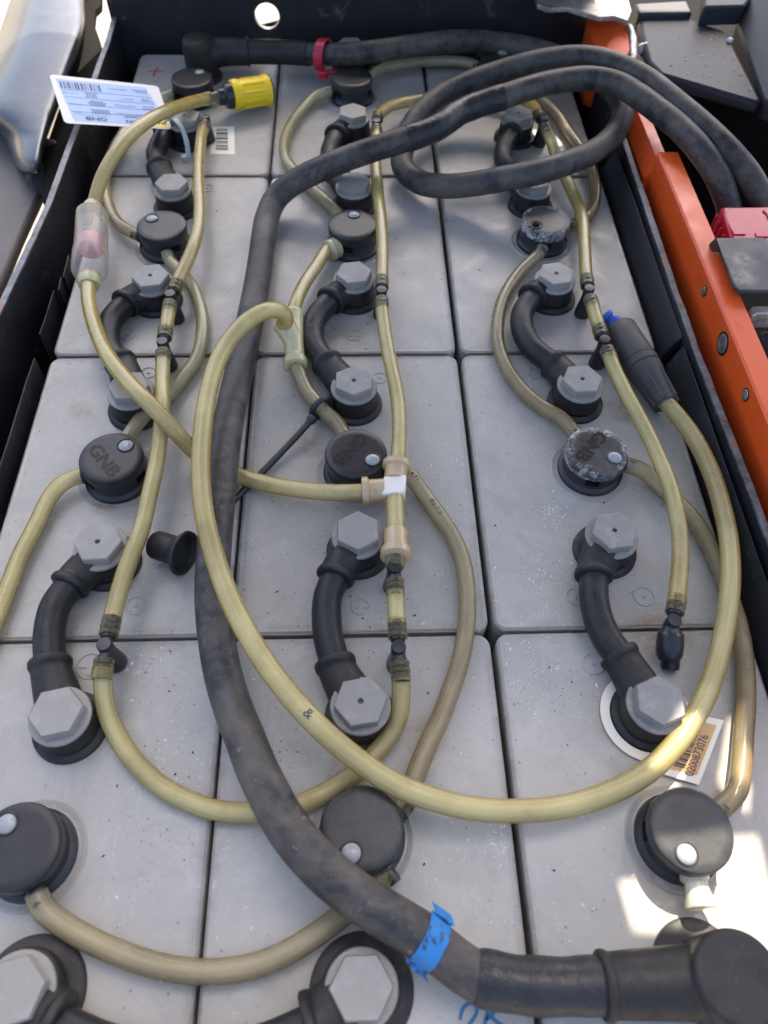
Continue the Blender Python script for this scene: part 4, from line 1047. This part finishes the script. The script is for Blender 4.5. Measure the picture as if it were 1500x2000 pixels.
tagtext(mb, '17 EPZS 0775 DC', .66, .735, .0021, .024)
tagtext(mb, '615 kg', .14, .37, .0022, .011); tagtext(mb, '775 Ah', .15, .60, .0022, .010); tagtext(mb, '24 V', .15, .79, .0022, .006)
tagtext(mb, 'Network Power', .30, .82, .0014, .02)
for (u, v, w) in ((.33, .33, .010), (.33, .37, .008), (.33, .41, .009), (.36, .50, .010), (.36, .535, .014), (.36, .57, .011), (.37, .68, .014), (.37, .715, .013), (.37, .75, .014), (.80, .16, .012), (.81, .20, .008), (.83, .36, .006), (.84, .40, .009), (.84, .53, .009), (.85, .58, .012)):
    rr = random.Random(int(u * 1000 + v * 77)); x = 0
    while x < w:
        l = rr.uniform(.0008, .0024); a, b2 = u - w / du / 2 + x / du, u - w / du / 2 + min(w, x + l) / du
        mb.poly([q(a, v) + L2, q(b2, v) + L2, q(b2, v + .022) + L2, q(a, v + .022) + L2]); x += l + .0005
for v in (.30, .45, .60, .75):
    mb.poly([q(.06 + .05 * v, v) + L2, q(.90, v + .005) + L2, q(.90, v + .014) + L2, q(.06 + .05 * v, v + .009) + L2])
mb.build('fine_print', M_INKB, tg)
mb = MB(); mb.poly([q(.80, .84) + L2, q(.975, .78) + L2, q(.985, .965) + L2, q(.80, .965) + L2]); mb.build('yellow_corner', M_YEL, tg)
zt = thing('zip_tie', 'pale grey zip tie looped through the paper tag round the far left link', 'cable tie', P(330, 235, 33))
mb = MB(); mb.ribbon(spline(path((322, 238, 31), (338, 233, 34), (350, 243, 32), (359, 262, 25), (366, 285, 17), (368, 306, 11)), .001), .0036, (0, 0, 1), .0010); mb.build('strap', M_WHITE, zt)
mb = MB(); mb.box(P(364, 309, 9), (.0075, .0055, .005), .3); mb.build('tie_head', M_WHITE, zt, bevel=.0008)

# ------------------------------------------------------------------ ring label under the near right link
c = P(1291, 1367, 22.1); c0 = Vector((c.x, c.y, 0))
rl = thing('ring_label', 'cream ring label with barcode tail painted orange as warm light, under the right column link', 'label', c0)
mb = MB(); tip1, tip2, tip3 = P(1413, 1408, 4), P(1364, 1534, 1), P(1292, 1512, 1)
n_ = 48; ri, ro = .0178, .0222
for k in range(n_):
    a0, a1 = 2 * math.pi * k / n_, 2 * math.pi * (k + 1) / n_
    f = lambda r, a: c0 + Vector((r * math.cos(a), r * math.sin(a), .0008 - .0004 * math.cos(a)))
    mb.prism([f(ri, a0), f(ro, a0), f(ro, a1), f(ri, a1)], (0, 0, .0005))
root_in1, root_in2 = P(1340, 1392, 4), P(1258, 1490, 1)
qt = [root_in1, tip1, tip2, tip3]
mb.prism([p + Vector((0, 0, .0002)) for p in (root_in1, tip1, tip2, tip3)], (0, 0, .0005)); mb.build('label_card', M_CREAM, rl)
q = quad_map([root_in1, tip1, tip2, tip3]); up = Vector((0, 0, .0009))
mb = MB(); mb.poly([q(.0, .10) + up, q(.86, .10) + up, q(.86, .88) + up, q(.0, .90) + up]); mb.build('printed_panel', M_WARMLIT, rl)
up2 = up + Vector((0, 0, .0001))
mb = MB(); bars(mb, q, .06, .50, .12, .86, 66, up2, 12, 'v')
dq = (q(.7, 1) - q(.7, 0)).length; du_ = (q(1, .5) - q(0, .5)).length
add_text(mb, '0200873076', lambda x, y: q(.66 - y / du_, .60 - x / dq) + up2, .0040, .01, .021)
mb.build('barcode', M_INK, rl)

# ------------------------------------------------------------------ torn plastic liner on the left
ln = thing('plastic_liner', 'torn black plastic liner sheets between the left cells and the tray wall', 'liner', P(120, 620, 0))
def sheet(pts, th=(.0008, 0, 0), zb=-.05):
    mb = MB()
    for a, e in zip(pts, pts[1:]):
        mb.prism([Vector((a.x, a.y, zb)), Vector((e.x, e.y, zb)), e, a], th)
    return mb
up1 = [P(133, 498, 8), P(122, 540, 8), P(118, 541, 7), P(113, 566, 8), P(104, 567, 6.5), P(92, 605, 8), P(86, 625, 6), P(76, 652, 7)]
sheet(up1).build('liner_sheet', M_TRAY, ln)
up2_ = [P(66, 700, 10), P(50, 745, 9), P(44, 765, 10), P(30, 810, 9), P(18, 850, 10), P(0, 905, 9), P(-40, 1010, 9)]
sheet(up2_).build('liner_sheet', M_TRAY, ln)

sc_ = thing('side_spacer', 'smooth black plastic spacer sheets between the right cells and the tray wall', 'spacer', P(1300, 600, 5))
for a_, e_ in (((1195, 300), (1316, 664)), ((1322, 682), (1560, 1360))):
    u0, u1 = P(*a_, 14), P(*e_, 14); v0 = Vector((.2005, u0.y, .001)); v1 = Vector((.2005, u1.y, .001)); w0 = Vector((u0.x + .0035, u0.y, .0170)); w1 = Vector((u1.x + .0035, u1.y, .0170))
    mb = MB(); mb.prism([v0, Vector((.2040, u0.y, .011)), w0, w0 + Vector((0, 0, -.003)), v0 + Vector((.004, 0, -.03)), v0 + Vector((0, 0, -.04))], v1 - v0); mb.build('spacer_sheet', M_TRAY, sc_, 60, bevel=.0015)

# ------------------------------------------------------------------ truck parts right: orange rail, brackets, red connector, plastic cover
X0 = .2245
rail = thing('frame_rail', 'orange painted steel frame rail of the truck beside the right tray wall', 'frame rail', (X0, .1, 0))
def onx(px, py, X):
    d = RT * ((px - 750) / FPX) + UP * (-(py - 1000) / FPX) + FWD
    return CAM + d * ((X - CAM.x) / d.x)
rz = onx(1414, 613, X0).z
xr = P(1394, 459, rz * 1000).x
yf = P(1290, 297, rz * 1000).y
mb = MB(); pr = [(X0, -.08), (X0, rz - .0012), (X0 + .0012, rz), (xr, rz), (xr, rz - .008), (X0 + .006, rz - .010), (X0 + .006, -.08)]
mb.prism([Vector((x, yf, z)) for x, z in pr], (0, -.75, 0)); mb.build('rail_beam', M_ORANGE, rail, 20)
# far, lower length of the rail with a sloped flange
yff = P(1190, 60, 30).y
mb = MB(); z2 = .030; pr = [(X0 - .004, -.08), (X0 - .004, z2 - .012), (X0 + .002, z2 - .003), (X0 + .004, z2), (X0 + .012, z2), (X0 + .012, -.08)]
mb.prism([Vector((x, yff, z)) for x, z in pr], (0, yf - yff - .0005, 0)); mb.build('rail_end', M_ORANGE, rail, 20)
blk = [P(1147, 34, 40), P(1184, 36, 46), P(1222, 36, 46), P(1231, 92, 46), P(1228, 112, 40), P(1199, 104, 40), P(1164, 94, 36)]
mb = MB(); mb.prism([p + Vector((0, 0, -.05)) for p in blk], (0, 0, .05))
top = MB(); mb.build('end_block', M_ORANGE, rail, 20, bevel=.0015)
def rail_screw(px, py, r):
    c = onx(px, py, X0)
    mb = MB(); mb.lathe([(r * 1.12, -.0006), (r * 1.12, .0005), (r, .0006), (r * .97, .0002)], c, (-1, 0, 0), 26, False, False); mb.build('screw_seat', M_VOID, rail)
    mb = MB(); mb.lathe([(r * .98, -.0005), (r * .96, .0004), (r * .85, .0008)], c, (-1, 0, 0), 24, False); mb.build('screw_head', M_STEEL, rail)
rail_screw(1376, 568, .0032); rail_screw(1412, 671, .0064); rail_screw(1457, 771, .0034)

def sweep_round(mb, poly, z0, z1): mb.prism([Vector((p.x, p.y, z0)) for p in poly], (0, 0, z1 - z0))
# near-black boxes paint the dark void below the truck's right-hand parts
vb = MB(); vb.box((.55, .30, -.10), (.60, 1.15, .01)); vb.box((.262, .20, -.06), (.006, .95, .07))
o = vb.build('equipment_bay', M_VOID); tag(o, 'near-black equipment bay floor for the dark void right of the orange rail', 'equipment bay')
# red battery connector
rcx = thing('red_connector', 'glossy red battery connector housing with ribbed side and moulded mark', 'connector', P(1450, 430, 30))
top4 = path((1408, 403, 34), (1520, 402, 34), (1526, 475, 34), (1430, 470, 34))
mb = MB(); mb.prism([p + Vector((0, 0, -.034)) for p in top4], (0, 0, .034)); mb.build('housing', M_RED, rcx, bevel=.0022)
mb = MB()
for k in range(5):
    t = (k + .5) / 5; p = top4[0].lerp(top4[3], t) + Vector((-.0018, 0, -.017)); mb.box(p, (.0022, .0022, .027))
mb.build('grip_rib', M_RED, rcx, bevel=.001)
mb = MB(); q = quad_map(top4); l_ = Vector((0, 0, .0004))
for (u, v) in ((.18, .78), (.62, .82)): mb.box(q(u, v) + l_, (.008, .004, .001))
mb.tube(spline([q(.72, .15) + l_, q(.78, .25) + l_, q(.82, .40) + l_, q(.92, .30) + l_, q(.95, .42) + l_], .001), .0006, 8)
mb.tube(spline([q(.84, .62) + l_, q(.90, .55) + l_, q(.96, .66) + l_], .001), .0006, 8); mb.build('moulded_mark', M_RED, rcx)
# black bent bracket
bk = thing('black_bracket', 'scratched black steel bracket bent over the orange rail in front of the red connector', 'bracket', P(1440, 500, 45))
fc = path((1398, 464, 46), (1490, 463, 46), (1502, 468, 46), (1545, 560, 46), (1540, 568, 46), (1444, 567, 46), (1434, 558, 46))
M_BRK = paint('scratched_black_paint', (.035, .037, .042), .36, (.22, .18, .13), .8)
nb = N(M_BRK); old = nb.b.inputs['Base Color'].links[0].from_socket
pd = nb.math('MULTIPLY', nb.ramp(nb.math('MINIMUM', nb.dist(P(1448, 505, 46)), nb.dist(P(1452, 540, 46))), .003, .011, 1, 0), nb.ramp(nb.noise(190, 6, .75), .36, .58))
nb.color(nb.mix(pd, nb.mix(.55, old, (.022, .025, .031)), (.26, .22, .165)))
mb = MB(); mb.prism([p + Vector((0, 0, -.003)) for p in fc], (0, 0, .003)); mb.build('bracket_plate', M_BRK, bk, bevel=.0008)
mb = MB(); lip = path((1398, 464, 46), (1406, 488, 46), (1384, 486, 38), (1382, 480, 38)); mb.prism([p for p in lip], (0, 0, -.002)); mb.build('bracket_lip', M_TRAY, bk)
# bright steel latch plate and dark lever below
sp1 = thing('latch_plate', 'bright steel latch plate with a small pin sticking in from the right edge', 'latch', P(1480, 615, 30))
pl = path((1464, 604, 36), (1470, 598, 36), (1540, 597, 36), (1540, 612, 36), (1480, 612, 36), (1470, 617, 36))
mb = MB(); mb.prism([p + Vector((0, 0, -.012)) for p in pl], (0, 0, .012)); mb.build('plate', M_STEEL, sp1, bevel=.0008)
mb = MB(); mb.lathe([(.0018, 0), (.0018, .002), (.001, .0024)], P(1498, 628, 26), (0, -1, 0), 16); mb.build('pin', M_STEEL, sp1)
lv = thing('dark_lever', 'dark rubber covered lever below the steel latch at the right edge', 'lever', P(1490, 650, 25))
mb = MB(); mb.prism(path((1478, 645, 20), (1545, 640, 26), (1560, 715, 26), (1500, 705, 20), (1488, 685, 20)), (0, 0, -.03)); mb.build('lever_arm', M_PANEL, lv, bevel=.003)

# black plastic cover, upper right
cv = thing('plastic_cover', 'black plastic dashboard cover sprinkled with white crumbs, upper right', 'cover', P(1350, 100, 45))
zf = 46
floor_ = path((1246, 36, zf), (1345, 34, zf), (1420, 60, zf), (1490, 196, zf), (1478, 200, zf), (1290, 144, zf), (1266, 118, zf))
mb = MB(); mb.prism([p + Vector((0, 0, -.010)) for p in floor_], (0, 0, .010)); mb.build('cover_tray', M_PANEL, cv, bevel=.004)
bkk = path((1238, 16, zf + 1), (1338, 10, zf + 1), (1350, 34, zf + 1), (1246, 36, zf + 1))
mb = MB(); mb.prism([p + Vector((0, 0, -.02)) for p in bkk], (0, 0, .024)); mb.build('back_rim', M_PANEL, cv, bevel=.002)
wd = path((1362, 52, zf - 1), (1440, 50, zf - 1), (1470, 10, zf - 1), (1470, -30, zf - 1), (1370, -30, zf - 1)); ht = .016
mb = MB(); b = len(mb.v); topw = [p + Vector((.002, .004, ht)) for p in wd]; mb.prism(wd, (0, 0, ht)); mb.build('raised_block', M_PANEL, cv, bevel=.002)
sl = [P(1440, 48, zf - 1), P(1492, 198, zf - 1), P(1560, 214, zf + 22), P(1560, 40, zf + 22), P(1500, 0, zf + 22), P(1462, -20, zf + 14)]
mb = MB(); mb.prism([p + Vector((0, 0, -.015)) for p in sl], (0, 0, .015)); mb.build('sloped_side', M_PANEL, cv, 20, bevel=.002)
fr = path((1262, 112, zf - 9), (1290, 145, zf - 9), (1480, 203, zf - 9), (1560, 222, zf - 9))
mb = MB(); mb.tube(spline(fr, .003), .0030, 12); mb.build('front_lip', M_PANEL, cv)
wl = [P(1270, 128, zf - 10), P(1480, 202, zf - 10), P(1570, 226, zf - 10)]
mb = MB()
for a, e in zip(wl, wl[1:]): mb.prism([a, e, e + Vector((0, .002, -.14)), a + Vector((0, .002, -.14))], (0, .003, 0))
mb.build('front_skirt', M_VOID, cv)
# galvanised plate and bolt at the far end of the rail
gp = thing('steel_plate', 'dirty galvanised steel plate with a bolt at the far end of the orange rail', 'plate', P(1180, 20, 60))
pl = path((1040, -25, 56), (1050, 8, 56), (1072, 16, 56), (1110, 14, 56), (1140, 24, 56), (1172, 33, 56), (1200, 31, 56), (1226, 40, 56), (1234, 20, 56), (1220, -25, 56))
mb = MB(); mb.prism([p + Vector((0, 0, -.004)) for p in pl], (0, 0, .004)); mb.build('plate', M_STEEL, gp, bevel=.0006)
pl = path((1222, 40, 50), (1238, 48, 48), (1246, 70, 46), (1246, 112, 42), (1232, 118, 42), (1230, 60, 48))
mb = MB(); mb.prism([p + Vector((0, 0, -.008)) for p in pl], (0, 0, .008)); mb.build('plate_tongue', M_STEEL, gp, bevel=.002)
mb = MB(); c = P(1252, 100, 38); mb.lathe([(.0062, 0), (.0062, .006), (.0052, .0072)], c, (.75, -.35, .55), 6); mb.build('hex_bolt', M_STEEL, gp)

# ------------------------------------------------------------------ truck parts left: silver shell, dark body
sh = thing('silver_shell', 'shiny silver grey truck shell with a rounded end left of the tray', 'truck shell', P(90, 150, 20))
rows = [  # far to near: right foot, right top edge, inner slope, ridge, outer slope, outer foot
    [(178, -60, -20), (176, -60, 30), (166, -60, 34), (112, -60, 38), (70, -60, 34), (48, -60, 10)],
    [(172, 0, -20), (166, 0, 30), (156, 0, 34), (96, 0, 38), (55, 0, 34), (20, 0, 10)],
    [(170, 58, -20), (165, 54, 30), (154, 56, 34), (76, 58, 36), (38, 58, 32), (0, 58, 8)],
    [(156, 112, -20), (149, 108, 30), (136, 110, 33), (54, 112, 35), (16, 112, 30), (-30, 112, 6)],
    [(138, 162, -20), (131, 157, 29), (118, 160, 32), (32, 162, 33), (-10, 162, 28), (-60, 162, 4)],
    [(116, 224, -20), (108, 220, 28), (96, 222, 31), (8, 214, 31), (-40, 210, 24), (-90, 210, 0)],
    [(94, 290, -20), (86, 284, 27), (74, 286, 29), (42, 268, 25), (22, 262, 16), (-10, 250, -2)],
    [(86, 330, -20), (82, 322, 24), (68, 326, 25), (42, 316, 22), (28, 306, 14), (20, 300, -6)],
    [(82, 344, -20), (80, 337, 16), (66, 340, 17), (44, 336, 14), (34, 328, 8), (26, 318, -10)],
]
mb = MB(); fine = []
cols = [spline([P(*r_[k]) for r_ in rows], .004) for k in range(6)]
nn = 60; G = []
for k in range(6):
    c_ = cols[k]; G.append([c_[min(len(c_) - 1, int(i * (len(c_) - 1) / (nn - 1)))] for i in range(nn)])
for i in range(nn):
    prof = spline([G[k][i] for k in range(6)], .02) if False else [G[k][i] for k in range(6)]
    mb.v += prof
for i in range(nn - 1):
    for k in range(5): mb.face((i * 6 + k, i * 6 + k + 1, (i + 1) * 6 + k + 1, (i + 1) * 6 + k))
o = mb.build('shell_skin', M_SILVER, sh, 80)
md = o.modifiers.new('sub', 'SUBSURF'); md.levels = 1; md.render_levels = 2
md = o.modifiers.new('sol', 'SOLIDIFY'); md.thickness = .002
gr = thing('rubber_grommet', 'black ribbed rubber grommet below the silver shell', 'grommet', P(95, 350, 0))
mb = MB(); mb.lathe([(.010, -.012), (.013, -.010), (.011, -.007), (.0135, -.004), (.0115, -.001), (.0125, .002), (.010, .004)], P(98, 305, 2), (.3, -.6, .5), 26); mb.lathe([(.010, -.012), (.0125, -.010), (.0105, -.006), (.0115, .002), (.009, .004)], P(86, 352, 0), (.3, -.6, .5), 26); mb.build('grommet_body', M_SEAL, gr)
bd = thing('truck_body', 'dull dark grey truck body panel left of the tray', 'truck body', P(20, 420, -5))
mb = MB(); bp = path((100, 330, -6), (70, 395, -6), (40, 460, -6), (-10, 580, -6), (-120, 800, -6), (-320, 1200, -6)) + path((-700, 1200, -6), (-400, 600, -6), (-160, 230, -6), (0, 230, -6))
mb.prism([p + Vector((0, 0, -.01)) for p in bp], (0, 0, .01)); mb.build('body_panel', M_BODY, bd, bevel=.003)
bpst = path((158, -60, 10), (199, -60, 10), (197, 10, 10), (186, 20, 10), (183, 44, 10), (197, 84, 10), (190, 130, 10), (140, 285, 10), (104, 385, 10), (84, 395, 10), (86, 300, 10), (140, 140, 10))
mb = MB(); mb.prism([p + Vector((0, 0, -.006)) for p in bpst], (0, 0, .006)); mb.build('inner_post', M_VOID, bd)
# truck chassis beam behind the far wall, seen through the lifting hole
y_ = FY + .022
def ony(px, py):
    d = RT * ((px - 750) / FPX) + UP * (-(py - 1000) / FPX) + FWD
    return CAM + d * ((y_ - CAM.y) / d.y)
b0_, b1_ = ony(470, 60.5), ony(575, 34)
mb = MB(); mb.prism([b0_ + Vector((0, 0, -.06)), b1_ + Vector((0, 0, -.06)), b1_, b0_], (0, .003, 0))
cb = mb.build('chassis_beam', M_VOID); tag(cb, 'black chassis beam glimpsed through the round hole in the far tray wall', 'chassis beam')

# ------------------------------------------------------------------ grit, flakes and crystals
def scatter(name, mt, label, n_, spots, smin, smax, seed):
    rr = random.Random(seed); mb = MB()
    for k in range(n_):
        if spots and rr.random() < .72:
            px, py, sg = rr.choice(spots); x, y = rr.gauss(px, sg), rr.gauss(py, sg)
        else: x, y = rr.uniform(80, 1420), rr.uniform(300, 1990)
        c = P(x, y, 0)
        if abs(c.x) > .193 or not -.39 < c.y < .385: continue
        if abs(abs(c.x) - CW / 2) < .004 or min(abs(c.y - CL * k_) for k_ in (-1, 0, 1)) < .003: continue
        s_ = rr.uniform(smin, smax) * (1 if rr.random() < .85 else 2.0); an = rr.uniform(0, 6.28); el = rr.uniform(1, 2.6)
        b = len(mb.v); d1 = Vector((math.cos(an), math.sin(an), 0)) * s_ * el * .5; d2 = Vector((-math.sin(an), math.cos(an), 0)) * s_ * .5
        mb.v += [c + d1, c + d2 * rr.uniform(.5, 1), c - d1 * rr.uniform(.5, 1), c - d2, c + Vector((0, 0, s_ * .55)) + d2 * .2]
        for f in ((0, 1, 4), (1, 2, 4), (2, 3, 4), (3, 0, 4), (3, 2, 1, 0)): mb.face([b + i for i in f])
    tag(mb.build(name, mt), label, kind='stuff')
scatter('grit', M_DIRTD, 'dark grit and rubber crumbs on the cell lids', 620, [(720, 1190, 70), (560, 1150, 70), (640, 1230, 60), (860, 1430, 60), (1080, 1340, 30), (520, 1480, 50), (300, 1560, 90), (680, 640, 40), (860, 540, 50), (1180, 1000, 80), (860, 1230, 60), (330, 1300, 60)], .0002, .0006, 5)
scatter('crystals', M_DIRTW, 'white salt crystals sprinkled on the cell lids', 1300, [(1010, 1260, 45), (1040, 1340, 40), (1140, 1690, 50), (980, 1650, 25), (330, 1500, 40), (260, 1290, 40), (1080, 1130, 30), (880, 880, 30), (880, 1000, 40), (540, 1080, 60), (520, 820, 30), (300, 1090, 18), (1085, 1000, 15)], .00022, .0007, 6)
rr = random.Random(4); mb = MB()
fl = path((1262, 50, zf), (1400, 60, zf), (1470, 180, zf), (1300, 135, zf)); q = quad_map(fl)
for k in range(90):
    u = rr.random() ** .5; v = rr.random() ** .8; c = q(u, v) + Vector((0, 0, .0003)); s_ = rr.uniform(.0002, .0006) * (1.8 if rr.random() < .12 else 1)
    mb.lathe([(s_ * .7, 0), (s_, s_ * .5), (s_ * .4, s_ * .9)], c, (rr.uniform(-.3, .3), rr.uniform(-.3, .3), 1), 5)
mb.lathe([(.0020, 0), (.0027, .0015), (.0020, .003), (.0007, .0035)], P(1424, 82, zf), (.2, .1, 1), 9)
tag(mb.build('crumbs', M_DIRTW), 'white crumbs scattered on the black plastic cover', kind='stuff')

# ------------------------------------------------------------------ added unseen panel shades the battery; its holes are shaped to the sun patches
HZ = .60
def up_to(p): return p + SUN_DIR * ((HZ - p.z) / SUN_DIR.z)
hole1 = [up_to(P(x, y, 0)) for x, y in ((1205, 1716), (1290, 1712), (1345, 1702), (1400, 1690), (1412, 1632), (1480, 1628), (1503, 1740), (1660, 1985), (1450, 1930), (1340, 1834), (1237, 1822))]
hole2 = [up_to(P(x, y, 16)) for x, y in ((1262, 1500), (1300, 1440), (1326, 1395), (1376, 1408), (1350, 1470), (1310, 1520))]
hole4 = [up_to(P(x, y, 0)) for x, y in ((1402, 1530), (1413, 1470), (1424, 1400), (1436, 1400), (1436, 1480), (1466, 1530), (1462, 1592), (1432, 1575))]
hole3 = [up_to(P(x, y, 2)) for x, y in ((1022, 250), (1060, 246), (1100, 268), (1096, 286), (1050, 268))]
def shade_panel(name):
    cu = bpy.data.curves.new(name, 'CURVE'); cu.dimensions = '2D'; cu.fill_mode = 'BOTH'; cu.extrude = .0015
    a = up_to(Vector((-.300, -.44, .034))); e = up_to(Vector((.62, .362, .047)))
    for poly in ([(a.x, a.y), (e.x, a.y), (e.x, e.y), (a.x, e.y)], hole1, hole2, hole3, hole4):
        s_ = cu.splines.new('POLY'); s_.points.add(len(poly) - 1); s_.use_cyclic_u = True
        for k, p in enumerate(poly): s_.points[k].co = (p[0], p[1], 0, 1)
    o = bpy.data.objects.new(name, cu); COL.objects.link(o); o.location.z = HZ
    dg = bpy.context.evaluated_depsgraph_get(); me = bpy.data.meshes.new_from_object(o.evaluated_get(dg))
    bpy.data.objects.remove(o); bpy.data.curves.remove(cu)
    me.transform(Matrix.Translation((0, 0, HZ))); me.materials.clear(); me.materials.append(M_SHADE)
    o = bpy.data.objects.new(name, me); COL.objects.link(o); return o
tag(shade_panel('added_shade_panel'), 'dark unseen panel added above the battery, its holes shaped for the sun patches', kind='structure')
